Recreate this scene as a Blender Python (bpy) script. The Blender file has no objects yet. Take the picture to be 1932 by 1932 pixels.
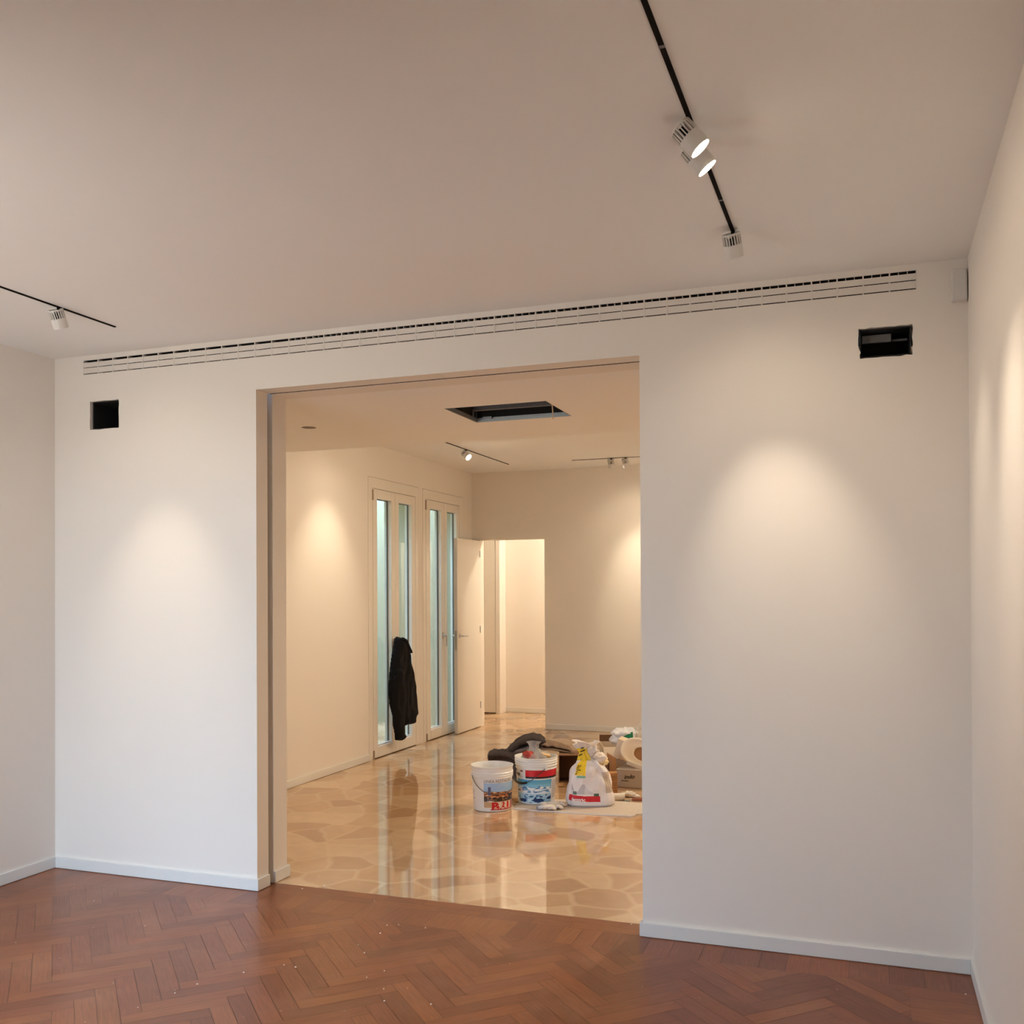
import bpy, bmesh, math, random
from mathutils import Vector, Matrix, noise as mnoise
PI = math.pi
random.seed(7)
scene = bpy.context.scene
COL = scene.collection

# ---------------------------------------------------------------- camera solution (metres)
CAM = Vector((4.01417, -4.0053, 1.42))
YAW, PITCH, ROLL = -0.3508, 0.00884, -0.00507
FPX, PX, PY = 1852.05, 966.0, 1102.6
def cam_axes():
    f = Vector((math.sin(YAW), math.cos(YAW), 0)); r = Vector((math.cos(YAW), -math.sin(YAW), 0)); u = Vector((0, 0, 1))
    f2 = f*math.cos(PITCH) + u*math.sin(PITCH); u2 = u*math.cos(PITCH) - f*math.sin(PITCH)
    return r*math.cos(ROLL) + u2*math.sin(ROLL), u2*math.cos(ROLL) - r*math.sin(ROLL), f2
RX, UX, FX = cam_axes()
def at(x, y, Y):
    """point of the place seen at photo pixel (x, y), standing at depth Y"""
    d = FX + RX*((x-PX)/FPX) - UX*((y-PY)/FPX)
    return CAM + d*((Y-CAM.y)/d.y)
def atX(x, y, X):
    d = FX + RX*((x-PX)/FPX) - UX*((y-PY)/FPX)
    return CAM + d*((X-CAM.x)/d.x)

# ---------------------------------------------------------------- place dimensions
W = 4.36            # room width
H = 2.659           # front ceiling
HB = 2.705          # far ceiling of the back room
XL, XR, ZO = 1.242, 3.117, 2.405   # opening
YA, YP, YB = .093, .137, .255      # front leaf, pocket, back leaf
YS = 1.855          # far edge of the soffit
YW = 5.72           # back wall of the back room
YR = -4.9           # rear wall behind the camera
YQ = -2.9           # window wall left of the camera's alcove
XQ = 2.3            # corner of that alcove
YT = .14            # wood / stone threshold

# ---------------------------------------------------------------- materials
def srgb(r, g, b):
    def f(c):
        c /= 255.
        return c/12.92 if c <= .04045 else ((c+.055)/1.055)**2.4
    return (f(r), f(g), f(b), 1.)
def new_mat(name):
    m = bpy.data.materials.new(name); m.use_nodes = True
    nt = m.node_tree; b = nt.nodes['Principled BSDF']
    return m, nt, b
def mat(name, col, rough=.5, metal=0., bump=0., bscale=60., var=0., spec=.5, coat=0., sub=0.):
    m, nt, b = new_mat(name)
    b.inputs['Base Color'].default_value = col
    b.inputs['Roughness'].default_value = rough
    b.inputs['Metallic'].default_value = metal
    b.inputs['Specular IOR Level'].default_value = spec
    b.inputs['Coat Weight'].default_value = coat
    tc = nt.nodes.new('ShaderNodeTexCoord')
    if bump or var:
        n = nt.nodes.new('ShaderNodeTexNoise'); n.inputs['Scale'].default_value = bscale; n.inputs['Detail'].default_value = 5
        nt.links.new(tc.outputs['Object'], n.inputs['Vector'])
    if bump:
        bp = nt.nodes.new('ShaderNodeBump'); bp.inputs['Strength'].default_value = bump; bp.inputs['Distance'].default_value = .004
        nt.links.new(n.outputs['Fac'], bp.inputs['Height']); nt.links.new(bp.outputs['Normal'], b.inputs['Normal'])
    if var:
        mx = nt.nodes.new('ShaderNodeMix'); mx.data_type = 'RGBA'
        mx.inputs['A'].default_value = tuple(c*(1-var) for c in col[:3])+(1,); mx.inputs['B'].default_value = tuple(min(1, c*(1+var)) for c in col[:3])+(1,)
        nt.links.new(n.outputs['Fac'], mx.inputs['Factor']); nt.links.new(mx.outputs['Result'], b.inputs['Base Color'])
    return m
def attr_mat(name, rough=.5, spec=.5, bump=0., bscale=80.):
    m, nt, b = new_mat(name)
    a = nt.nodes.new('ShaderNodeVertexColor'); a.layer_name = 'Col'
    nt.links.new(a.outputs['Color'], b.inputs['Base Color'])
    b.inputs['Roughness'].default_value = rough; b.inputs['Specular IOR Level'].default_value = spec
    if bump:
        tc = nt.nodes.new('ShaderNodeTexCoord'); n = nt.nodes.new('ShaderNodeTexNoise'); n.inputs['Scale'].default_value = bscale
        bp = nt.nodes.new('ShaderNodeBump'); bp.inputs['Strength'].default_value = bump; bp.inputs['Distance'].default_value = .004
        nt.links.new(tc.outputs['Object'], n.inputs['Vector']); nt.links.new(n.outputs['Fac'], bp.inputs['Height']); nt.links.new(bp.outputs['Normal'], b.inputs['Normal'])
    return m
def emit_mat(name, col, s):
    m, nt, b = new_mat(name)
    b.inputs['Base Color'].default_value = (.8, .8, .8, 1)
    b.inputs['Emission Color'].default_value = col; b.inputs['Emission Strength'].default_value = s
    return m
def film_mat(name, col, alpha, rough=.08, tint=(1, 1, 1, 1)):
    """thin clear sheet: part see-through, part glossy, part milky"""
    m, nt, b = new_mat(name)
    out = nt.nodes['Material Output']
    tr = nt.nodes.new('ShaderNodeBsdfTransparent'); tr.inputs['Color'].default_value = tint
    b.inputs['Base Color'].default_value = col; b.inputs['Roughness'].default_value = rough
    mx = nt.nodes.new('ShaderNodeMixShader'); mx.inputs['Fac'].default_value = alpha
    nt.links.new(tr.outputs[0], mx.inputs[1]); nt.links.new(b.outputs[0], mx.inputs[2])
    nt.links.new(mx.outputs[0], out.inputs['Surface'])
    return m
def glass_mat(name):
    m, nt, b = new_mat(name)
    out = nt.nodes['Material Output']
    tr = nt.nodes.new('ShaderNodeBsdfTransparent'); tr.inputs['Color'].default_value = (.93, .97, .95, 1)
    gl = nt.nodes.new('ShaderNodeBsdfGlossy'); gl.inputs['Roughness'].default_value = .01
    lw = nt.nodes.new('ShaderNodeLayerWeight')
    p5 = nt.nodes.new('ShaderNodeMath'); p5.operation = 'POWER'; p5.inputs[1].default_value = 4.6; nt.links.new(lw.outputs['Facing'], p5.inputs[0])
    fr = nt.nodes.new('ShaderNodeMath'); fr.operation = 'MULTIPLY_ADD'; fr.inputs[1].default_value = .95; fr.inputs[2].default_value = .045; nt.links.new(p5.outputs[0], fr.inputs[0])
    mx = nt.nodes.new('ShaderNodeMixShader')
    nt.links.new(fr.outputs[0], mx.inputs['Fac']); nt.links.new(tr.outputs[0], mx.inputs[1]); nt.links.new(gl.outputs[0], mx.inputs[2])
    nt.links.new(mx.outputs[0], out.inputs['Surface'])
    return m

M = {}
M['wall'] = mat('wall_paint', (.81, .772, .725, 1), .75, bump=.06, bscale=220, spec=.25)
M['ceil'] = mat('ceiling_paint', (.88, .885, .89, 1), .85, bump=.04, bscale=200, spec=.2)
M['base'] = mat('baseboard_white', (.74, .75, .74, 1), .4, bump=.01)
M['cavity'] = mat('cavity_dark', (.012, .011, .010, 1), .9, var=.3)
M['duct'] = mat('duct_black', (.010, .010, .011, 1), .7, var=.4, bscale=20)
M['duct_grey'] = mat('duct_grey_sheet', (.15, .15, .16, 1), .5, var=.2, bscale=30)
M['plaster'] = mat('torn_plaster', (.55, .52, .48, 1), .95, bump=.6, bscale=120)
M['grille'] = mat('grille_white', (.74, .70, .655, 1), .5, bump=.01)
M['track'] = mat('track_black', (.008, .005, .004, 1), .8, spec=.1)
M['lamp_white'] = mat('lamp_white', (.72, .71, .69, 1), .45, bump=.01)
M['lamp_dark'] = mat('lamp_core_dark', (.006, .005, .004, 1), .9, spec=.1)
M['lens'] = emit_mat('lamp_lens', (1., .86, .66, 1), 14.)
M['sensor'] = mat('sensor_plastic', (.66, .65, .64, 1), .4)
M['blackdot'] = mat('black_plastic', (.01, .01, .01, 1), .4)
M['win'] = mat('window_lacquer', (.80, .77, .72, 1), .35, bump=.01)
M['gasket'] = mat('gasket_grey', (.10, .10, .09, 1), .5)
M['chrome'] = mat('satin_steel', (.55, .56, .57, 1), .28, 1.)
M['steel'] = mat('galvanised_steel', (.45, .46, .47, 1), .4, .9, var=.15, bscale=40)
M['hinge'] = mat('bronze_hinge', (.42, .33, .25, 1), .4, .5)
M['glass'] = glass_mat('window_glass')
M['door'] = mat('door_white', (.76, .72, .66, 1), .45, bump=.01)
M['door_edge'] = mat('door_edge', (.74, .74, .74, 1), .4)
M['ext'] = mat('exterior_render', (.36, .33, .22, 1), .9, bump=.3, bscale=60, var=.06)
M['ext_floor'] = mat('exterior_paving', (.42, .42, .38, 1), .8, bump=.2, bscale=40, var=.08)
M['jacket'] = mat('black_fleece', (.0042, .0038, .0046, 1), .9, bump=.5, bscale=90, spec=.25)
M['pvc'] = mat('bucket_plastic', (.80, .80, .80, 1), .28, spec=.5)
M['wire'] = mat('bail_wire', (.12, .13, .14, 1), .35, .8)
M['grip'] = mat('black_grip', (.012, .012, .012, 1), .45)
M['print'] = attr_mat('printed_label', .35)
M['sack'] = attr_mat('sack_plastic', .42, bump=.35, bscale=28)
M['card'] = mat('brown_cardboard', srgb(172, 128, 86), .85, bump=.15, bscale=50, var=.08)
M['card_dark'] = mat('brown_cardboard_worn', srgb(128, 92, 64), .85, bump=.15, bscale=50, var=.1)
M['card_light'] = mat('pale_cardboard', srgb(222, 204, 178), .8, bump=.1, bscale=50, var=.05)
M['card_cream'] = mat('cream_cardboard', srgb(226, 208, 184), .7, bump=.05, bscale=50, var=.04)
M['card_white'] = mat('white_cardboard', srgb(205, 202, 200), .6, bump=.05, var=.03)
M['board_top'] = mat('grey_board', srgb(196, 184, 172), .8, bump=.2, bscale=60, var=.08)
M['board_edge'] = mat('white_board_edge', srgb(236, 232, 228), .8, bump=.3, bscale=120)
M['blanket'] = mat('dark_felt', srgb(78, 70, 70), .95, bump=1., bscale=70, var=.45, spec=.1)
M['blanket2'] = mat('grey_felt', srgb(116, 110, 114), .95, bump=.8, bscale=80, var=.25, spec=.1)
M['canvas'] = mat('taupe_canvas', srgb(140, 118, 100), .9, bump=.5, bscale=60, var=.2, spec=.1)
M['glove'] = mat('white_work_glove', srgb(222, 216, 208), .8, bump=.4, bscale=90, var=.06)
M['glove_blue'] = mat('blue_glove_cuff', srgb(176, 182, 200), .8, bump=.4, bscale=90)
M['paper'] = mat('white_paper_roll', srgb(228, 222, 214), .8, bump=.3, bscale=90)
M['wood'] = mat('varnished_handle_wood', srgb(140, 78, 52), .4, var=.15, bscale=30)
M['woodcut'] = mat('raw_wood_offcut', srgb(205, 170, 120), .7, var=.1, bscale=30)
M['redcloth'] = mat('red_wrapper', srgb(176, 58, 46), .45, bump=.3, var=.2)
M['film'] = film_mat('grey_clear_film', (.55, .53, .52, 1), .42, .12)
M['film2'] = film_mat('clear_polythene', (.80, .76, .68, 1), .30, .08)
M['whitebag'] = mat('white_carrier_bag', srgb(238, 238, 240), .3, bump=.4, bscale=50)
M['green'] = mat('green_print', srgb(14, 120, 82), .35, bump=.4, bscale=50)
M['tray'] = mat('cream_plastic', srgb(238, 226, 206), .28, coat=.2)
M['ink'] = mat('black_ink', (.01, .01, .01, 1), .6)
M['ink_soft'] = mat('grey_ink', srgb(95, 78, 66), .7)
M['crumb'] = mat('plaster_crumb', srgb(245, 228, 214), .8)
M['cable'] = mat('cable_white', srgb(205, 190, 170), .5)
M['seal_shade'] = mat('seal_and_slot_shade', (.02, .016, .013, 1), .6)  # window seals, and dark stand-in for slot and pocket shade

def parquet_mat():
    m, nt, b = new_mat('oak_parquet'); N, L = nt.nodes.new, nt.links.new
    uv = N('ShaderNodeUVMap'); uv.uv_map = 'UVMap'
    a = N('ShaderNodeVertexColor'); a.layer_name = 'Col'
    mp = N('ShaderNodeMapping'); mp.inputs['Scale'].default_value = (3., 42., 1.)
    L(uv.outputs['UV'], mp.inputs['Vector'])
    n = N('ShaderNodeTexNoise'); n.inputs['Scale'].default_value = 3.; n.inputs['Detail'].default_value = 4
    L(mp.outputs[0], n.inputs['Vector'])
    rp = N('ShaderNodeValToRGB'); rp.color_ramp.elements[0].position = .3; rp.color_ramp.elements[1].position = .75
    rp.color_ramp.elements[0].color = (.74, .72, .70, 1); rp.color_ramp.elements[1].color = (1.14, 1.12, 1.1, 1)
    L(n.outputs['Fac'], rp.inputs['Fac'])
    mx = N('ShaderNodeMix'); mx.data_type = 'RGBA'; mx.blend_type = 'MULTIPLY'; mx.inputs['Factor'].default_value = 1.
    L(a.outputs['Color'], mx.inputs['A']); L(rp.outputs['Color'], mx.inputs['B'])
    # site dust lying in drifts and smears
    tc = N('ShaderNodeTexCoord')
    d = N('ShaderNodeTexNoise'); d.inputs['Scale'].default_value = 2.3; d.inputs['Detail'].default_value = 5; d.inputs['Roughness'].default_value = .6
    L(tc.outputs['Object'], d.inputs['Vector'])
    dr = N('ShaderNodeValToRGB'); dr.color_ramp.elements[0].position = .50; dr.color_ramp.elements[1].position = .80
    dr.color_ramp.elements[0].color = (0, 0, 0, 1); dr.color_ramp.elements[1].color = (.24, .24, .24, 1)
    L(d.outputs['Fac'], dr.inputs['Fac'])
    mx2 = N('ShaderNodeMix'); mx2.data_type = 'RGBA'; mx2.inputs['B'].default_value = srgb(196, 150, 124)
    L(dr.outputs['Color'], mx2.inputs['Factor']); L(mx.outputs['Result'], mx2.inputs['A'])
    L(mx2.outputs['Result'], b.inputs['Base Color'])
    rr = N('ShaderNodeMapRange'); rr.inputs['To Min'].default_value = .285; rr.inputs['To Max'].default_value = .34
    L(d.outputs['Fac'], rr.inputs['Value']); L(rr.outputs[0], b.inputs['Roughness'])
    b.inputs['Specular IOR Level'].default_value = .5
    return m
M['parquet'] = parquet_mat()

def stone_mat():
    m, nt, b = new_mat('polished_palladiana'); N, L = nt.nodes.new, nt.links.new
    tc = N('ShaderNodeTexCoord')
    wn = N('ShaderNodeTexNoise'); wn.inputs['Scale'].default_value = 2.6; wn.inputs['Detail'].default_value = 2
    L(tc.outputs['Object'], wn.inputs['Vector'])
    sc = N('ShaderNodeVectorMath'); sc.operation = 'SCALE'; sc.inputs['Scale'].default_value = .16; L(wn.outputs['Color'], sc.inputs[0])
    ad = N('ShaderNodeVectorMath'); ad.operation = 'ADD'; L(tc.outputs['Object'], ad.inputs[0]); L(sc.outputs[0], ad.inputs[1])
    v = N('ShaderNodeTexVoronoi'); v.voronoi_dimensions = '2D'; v.inputs['Scale'].default_value = 4.2
    ve = N('ShaderNodeTexVoronoi'); ve.voronoi_dimensions = '2D'; ve.feature = 'DISTANCE_TO_EDGE'; ve.inputs['Scale'].default_value = 4.2
    L(ad.outputs[0], v.inputs['Vector']); L(ad.outputs[0], ve.inputs['Vector'])
    sx = N('ShaderNodeSeparateColor'); L(v.outputs['Color'], sx.inputs[0])
    rp = N('ShaderNodeValToRGB'); e = rp.color_ramp.elements
    e[0].position = 0; e[0].color = srgb(179, 143, 111); e[1].position = 1; e[1].color = srgb(213, 183, 147)
    e2 = rp.color_ramp.elements.new(.35); e2.color = srgb(195, 159, 121); e3 = rp.color_ramp.elements.new(.7); e3.color = srgb(203, 171, 137)
    L(sx.outputs[0], rp.inputs['Fac'])
    vn = N('ShaderNodeTexNoise'); vn.inputs['Scale'].default_value = 9; vn.inputs['Detail'].default_value = 5
    L(tc.outputs['Object'], vn.inputs['Vector'])
    vr = N('ShaderNodeMapRange'); vr.inputs['To Min'].default_value = .84; vr.inputs['To Max'].default_value = 1.14; L(vn.outputs['Fac'], vr.inputs['Value'])
    mv = N('ShaderNodeMix'); mv.data_type = 'RGBA'; mv.blend_type = 'MULTIPLY'; mv.inputs['Factor'].default_value = 1
    L(rp.outputs['Color'], mv.inputs['A']); L(vr.outputs[0], mv.inputs['B'])
    er = N('ShaderNodeMapRange'); er.inputs['From Min'].default_value = .02; er.inputs['From Max'].default_value = .085; er.inputs['To Min'].default_value = .6; er.inputs['To Max'].default_value = 0
    L(ve.outputs['Distance'], er.inputs['Value'])
    mx = N('ShaderNodeMix'); mx.data_type = 'RGBA'; mx.inputs['B'].default_value = srgb(212, 184, 148)
    L(er.outputs[0], mx.inputs['Factor']); L(mv.outputs['Result'], mx.inputs['A'])
    L(mx.outputs['Result'], b.inputs['Base Color'])
    b.inputs['Roughness'].default_value = .035
    b.inputs['Specular IOR Level'].default_value = .85
    bn = N('ShaderNodeTexNoise'); bn.inputs['Scale'].default_value = 3.0
    L(tc.outputs['Object'], bn.inputs['Vector'])
    bp = N('ShaderNodeBump'); bp.inputs['Strength'].default_value = .008; bp.inputs['Distance'].default_value = .01
    L(bn.outputs['Fac'], bp.inputs['Height']); L(bp.outputs['Normal'], b.inputs['Normal'])
    return m
M['stone'] = stone_mat()

# ---------------------------------------------------------------- object helpers
def setp(o, label=None, cat=None, group=None, kind=None):
    if label: o['label'] = label
    if cat: o['category'] = cat
    if group: o['group'] = group
    if kind: o['kind'] = kind
    return o
def thing(name, label, cat, loc=(0, 0, 0), rotz=0., group=None, kind=None):
    o = bpy.data.objects.new(name, None); COL.objects.link(o); o.empty_display_size = .05
    o.location = loc; o.rotation_euler = (0, 0, rotz)
    return setp(o, label, cat, group, kind)
class MB:
    def __init__(s): s.v, s.f, s.c, s.uv = [], [], [], []
    def add(s, vs, fs, col=None):
        k = len(s.v); s.v += [tuple(p) for p in vs]
        for f in fs: s.f.append([i+k for i in f]); s.c.append(col)
        return s
    def box(s, x0, x1, y0, y1, z0, z1, col=None, T=None):
        vs = [Vector((x, y, z)) for z in (z0, z1) for y in (y0, y1) for x in (x0, x1)]
        if T: vs = [T @ p for p in vs]
        return s.add(vs, [(0, 2, 3, 1), (4, 5, 7, 6), (0, 1, 5, 4), (2, 6, 7, 3), (0, 4, 6, 2), (1, 3, 7, 5)], col)
    def tube(s, pts, r, n=10, cap=True, col=None):
        pts = [Vector(p) for p in pts]; rs = r if isinstance(r, (list, tuple)) else [r]*len(pts)
        rings = []; ref = None
        for i, p in enumerate(pts):
            t = (pts[min(i+1, len(pts)-1)] - pts[max(i-1, 0)]).normalized()
            if ref is None: ref = t.orthogonal().normalized()
            ref = (ref - t*ref.dot(t)).normalized(); b = t.cross(ref)
            rings.append([p + (ref*math.cos(2*PI*k/n) + b*math.sin(2*PI*k/n))*rs[i] for k in range(n)])
        return s.rings(rings, cap, col)
    def rings(s, rings, cap=True, col=None, closed=True):
        n = len(rings[0]); vs = [p for rg in rings for p in rg]; fs = []
        for i in range(len(rings)-1):
            for k in range(n if closed else n-1):
                a = i*n+k; b = i*n+(k+1) % n
                fs.append((a, b, b+n, a+n))
        if cap: fs.append(tuple(range(n-1, -1, -1))); fs.append(tuple(range((len(rings)-1)*n, len(rings)*n)))
        return s.add(vs, fs, col)
    def lathe(s, prof, n=48, c=(0, 0, 0), cap=False, col=None):
        return s.rings([[(c[0]+r*math.cos(2*PI*k/n), c[1]+r*math.sin(2*PI*k/n), c[2]+z) for k in range(n)] for r, z in prof], cap, col)
    def build(s, name, m, parent=None, smooth=False, bevel=0., seg=2, angle=None):
        me = bpy.data.meshes.new(name); me.from_pydata(s.v, [], s.f); me.validate(); me.update()
        mats = m if isinstance(m, (list, tuple)) else [m]
        for q in mats: me.materials.append(q)
        if any(c is not None for c in s.c) and len(me.polygons) == len(s.f):
            ca = me.color_attributes.new('Col', 'FLOAT_COLOR', 'CORNER')
            for p, c in zip(me.polygons, s.c):
                c = c or (.8, .8, .8, 1)
                for li in p.loop_indices: ca.data[li].color = c
        o = bpy.data.objects.new(name, me); COL.objects.link(o)
        if parent: o.parent = parent
        if smooth:
            for p in me.polygons: p.use_smooth = True
            if angle:
                me.set_sharp_from_angle(angle=math.radians(angle))
        if bevel:
            md = o.modifiers.new('bevel', 'BEVEL'); md.width = bevel; md.segments = seg; md.limit_method = 'ANGLE'; md.angle_limit = .6
        return o
def box_obj(name, b, m, parent=None, bevel=0., T=None):
    return MB().box(*b, T=T).build(name, m, parent, bevel=bevel)
def struct(o, label, cat):
    return setp(o, label, cat, kind='structure')
def soften(o, levels=1):
    md = o.modifiers.new('sub', 'SUBSURF'); md.levels = levels; md.render_levels = levels
    return o

def plate(name, outlines, thick, mapf, m, parent=None):
    """flat plate with holes: outlines = closed 2D loops (outer first); mapf(x, y, t) puts it in the place, t in 0..thick"""
    cu = bpy.data.curves.new(name, 'CURVE'); cu.dimensions = '2D'; cu.fill_mode = 'BOTH'; cu.extrude = thick/2
    for lp in outlines:
        sp = cu.splines.new('POLY'); sp.points.add(len(lp)-1); sp.use_cyclic_u = True
        for i, (x, y) in enumerate(lp): sp.points[i].co = (x, y, 0, 1)
    tmp = bpy.data.objects.new(name+'_tmp', cu); COL.objects.link(tmp)
    dg = bpy.context.evaluated_depsgraph_get(); dg.update()
    me = bpy.data.meshes.new_from_object(tmp.evaluated_get(dg))
    bpy.data.objects.remove(tmp); bpy.data.curves.remove(cu)
    for v in me.vertices: v.co = mapf(v.co.x, v.co.y, v.co.z+thick/2)
    bm = bmesh.new(); bm.from_mesh(me); bmesh.ops.remove_doubles(bm, verts=bm.verts, dist=1e-5); bmesh.ops.recalc_face_normals(bm, faces=bm.faces); bm.to_mesh(me); bm.free()
    for p in me.polygons: p.use_smooth = False
    me.name = name; me.materials.clear(); me.materials.append(m)
    o = bpy.data.objects.new(name, me); COL.objects.link(o)
    if parent: o.parent = parent
    return o
def rect(x0, x1, y0, y1): return [(x0, y0), (x1, y0), (x1, y1), (x0, y1)]

def text_faces(s, size, weight=0., shear=0.):
    """lettering as 2D triangles; origin at the lower left, cap height = size"""
    cu = bpy.data.curves.new('lettering', 'FONT'); cu.body = s; cu.size = size/.72; cu.offset = weight; cu.shear = shear; cu.resolution_u = 3
    tmp = bpy.data.objects.new('lettering_tmp', cu); COL.objects.link(tmp)
    dg = bpy.context.evaluated_depsgraph_get(); dg.update()
    me = bpy.data.meshes.new_from_object(tmp.evaluated_get(dg))
    bpy.data.objects.remove(tmp); bpy.data.curves.remove(cu)
    vs = [(v.co.x, v.co.y) for v in me.vertices]; fs = [tuple(p.vertices) for p in me.polygons]
    bpy.data.meshes.remove(me)
    return vs, fs
def add_text(mb, s, size, mapf, col, weight=0., shear=0., sx=1.):
    vs, fs = text_faces(s, size, weight, shear)
    mb.add([mapf(x*sx, y) for x, y in vs], fs, col)

def copy_tree(o, parent=None):
    c = o.copy(); COL.objects.link(c); c.parent = parent
    for ch in list(o.children): copy_tree(ch, c)
    return c

# ================================================================ SETTING
# ---- parquet
def clip(poly, ax, val, keep_less):
    out = []
    for i in range(len(poly)):
        a, b = poly[i], poly[(i+1) % len(poly)]
        ia = (a[ax] <= val) == keep_less or a[ax] == val; ib = (b[ax] <= val) == keep_less or b[ax] == val
        if ia: out.append(a)
        if ia != ib:
            t = (val-a[ax])/(b[ax]-a[ax]); out.append(tuple(a[k]+(b[k]-a[k])*t for k in range(4)))
    return out
fl = {'v': [], 'f': [], 'c': [], 'uv': []}
WOODS = [srgb(128, 73, 42), srgb(137, 80, 46), srgb(121, 68, 40), srgb(140, 83, 47), srgb(130, 74, 46), srgb(136, 77, 42), srgb(121, 67, 39)]
def plank(cx, cy, ang, l, w, bounds):
    g = .0007; hl, hw = l/2-g, w/2-g; u0, v0 = random.random()*9, random.random()*9
    ca, sa = math.cos(ang), math.sin(ang); poly = []
    for a, b in ((-hl, -hw), (hl, -hw), (hl, hw), (-hl, hw)):
        poly.append((cx+a*ca-b*sa, cy+a*sa+b*ca, u0+a, v0+b))
    for ax, val, less in ((0, bounds[0], False), (0, bounds[1], True), (1, bounds[2], False), (1, bounds[3], True)):
        poly = clip(poly, ax, val, less)
        if len(poly) < 3: return
    area = .5*abs(sum(poly[i][0]*poly[(i+1) % len(poly)][1]-poly[(i+1) % len(poly)][0]*poly[i][1] for i in range(len(poly))))
    if area < 2e-5: return
    k = len(fl['v']); c = random.choice(WOODS); s = random.uniform(1.04, 1.18)
    for p in poly: fl['v'].append((p[0], p[1], 0.)); fl['uv'].append((p[2], p[3]))
    fl['f'].append(list(range(k, k+len(poly)))); fl['c'].append((c[0]*s, c[1]*s, c[2]*s, 1))
LP, WP, BD = .35, .07, .192
s2 = math.sqrt(.5)
field = (BD, W-BD-.04, YR+.1, -BD)
for j in range(-12, 13):
    for k in range(-110, 60):
        ox, oy = k*WP+j*LP, k*WP-j*LP
        for (a, b, ang) in ((ox+LP/2, oy+WP/2, PI/4), (ox-WP/2, oy+LP/2, 3*PI/4)):
            x = (a-b)*s2+2.165; y = (a+b)*s2-.1
            if -.3 < x < W+.3 and YR-.3 < y < .2: plank(x, y, ang, LP, WP, field)
x = 0.
while x < W:                       # border boards along the middle wall
    w_ = random.choice((.085, .1, .12, .14)); plank(x+w_/2, -BD/2, PI/2, BD, w_, (0, W, -BD, 0)); x += w_
for x0, x1 in ((0, BD), (W-BD-.04, W)):
    y = -BD
    while y > YR: w_ = random.choice((.085, .1, .12)); plank((x0+x1)/2, y-w_/2, 0, x1-x0, w_, (0, W, YR, -BD)); y -= w_
for r_ in range(2):                # short strips in the doorway
    x = XL-random.random()*.2
    while x < XR: l_ = random.uniform(.16, .34); plank(x+l_/2, .035+r_*.07, 0, l_, .07, (XL, XR, 0, YT)); x += l_
k = len(fl['v'])                   # dark bed seen in the joints, 1.5 mm lower
for q in (rect(-.02, W+.02, YR, 0.), rect(XL-.2, XR, 0., YT)):
    k = len(fl['v'])
    for a, b in q: fl['v'].append((a, b, -.0015)); fl['uv'].append((a, b))
    fl['f'].append([k, k+1, k+2, k+3]); fl['c'].append(srgb(58, 32, 22))
me = bpy.data.meshes.new('floor'); me.from_pydata(fl['v'], [], fl['f']); me.update()
ca = me.color_attributes.new('Col', 'FLOAT_COLOR', 'CORNER'); uvl = me.uv_layers.new(name='UVMap')
for p, c in zip(me.polygons, fl['c']):
    for li in p.loop_indices:
        ca.data[li].color = c; uvl.data[li].uv = fl['uv'][me.loops[li].vertex_index]
me.materials.append(M['parquet'])
fo = bpy.data.objects.new('floor', me); COL.objects.link(fo)
struct(fo, 'dusty brown herringbone parquet floor of the front room with a board border', 'floor')
struct(box_obj('floor', (-1.4, W+.1, YT, 7.6, -.08, 0.), M['stone']), 'polished beige crazy-paved marble floor of the back room beyond the opening', 'floor')

# ---- walls
def jag(x0, x1, y0, y1, amp, n=9):
    pts = []
    for (ax, ay), (bx, by) in (((x0, y0), (x1, y0)), ((x1, y0), (x1, y1)), ((x1, y1), (x0, y1)), ((x0, y1), (x0, y0))):
        for i in range(n):
            t = i/n; a = 0 if i == 0 else amp
            pts.append((ax+(bx-ax)*t+random.uniform(-a, a), ay+(by-ay)*t+random.uniform(-a, a)))
    return pts
GX0, GX1, GZ0, GZ1 = .190, 4.184, 2.560, 2.636
hole_l = jag(.232, .418, 2.273, 2.419, .0016, 6)
hole_r = [(x + (.006 if z < 2.35 and x < 4.0 else 0), z) for x, z in jag(3.975, 4.168, 2.315, 2.432, .0035, 9)]
mapA = lambda x, z, t: Vector((x, YA-t, z))
outA = [(0, 0), (XL, 0), (XL, ZO), (XR, ZO), (XR, 0), (W, 0), (W, H+.06), (0, H+.06)]
struct(plate('wall_middle', [outA, rect(GX0, GX1, GZ0, GZ1), hole_l, hole_r], YA, mapA, M['wall']),
       'cream white dividing wall with the wide opening and two raw square holes', 'wall')
mapB = lambda x, z, t: Vector((x, YB-t, z))
outB = [(0, 0), (XL, 0), (XL, ZO), (XR, ZO), (XR, 0), (W, 0), (W, H+.06), (0, H+.06)]
struct(plate('wall_middle', [outB, rect(.20, .45, 2.25, 2.44), rect(3.94, 4.20, 2.29, 2.455), rect(GX0, GX1, 2.53, 2.645)], YB-YP, mapB, M['wall']),
       'rear leaf of the dividing wall behind the sliding door pocket', 'wall')
core = MB()
core.box(XL, XR, YA, .104, ZO, 2.52); core.box(XL, XR, .121, YP, ZO, 2.52); core.box(XR, XR+.04, YA, YP, 0, ZO)
core.box(XL-.02, XR, .104, .121, ZO+.06, 2.52); core.box(XL-.5, XL-.45, YA, YP, 0, ZO)
struct(core.build('wall_middle', M['wall']), 'filling of the dividing wall head with the sliding door slot', 'wall')
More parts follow.
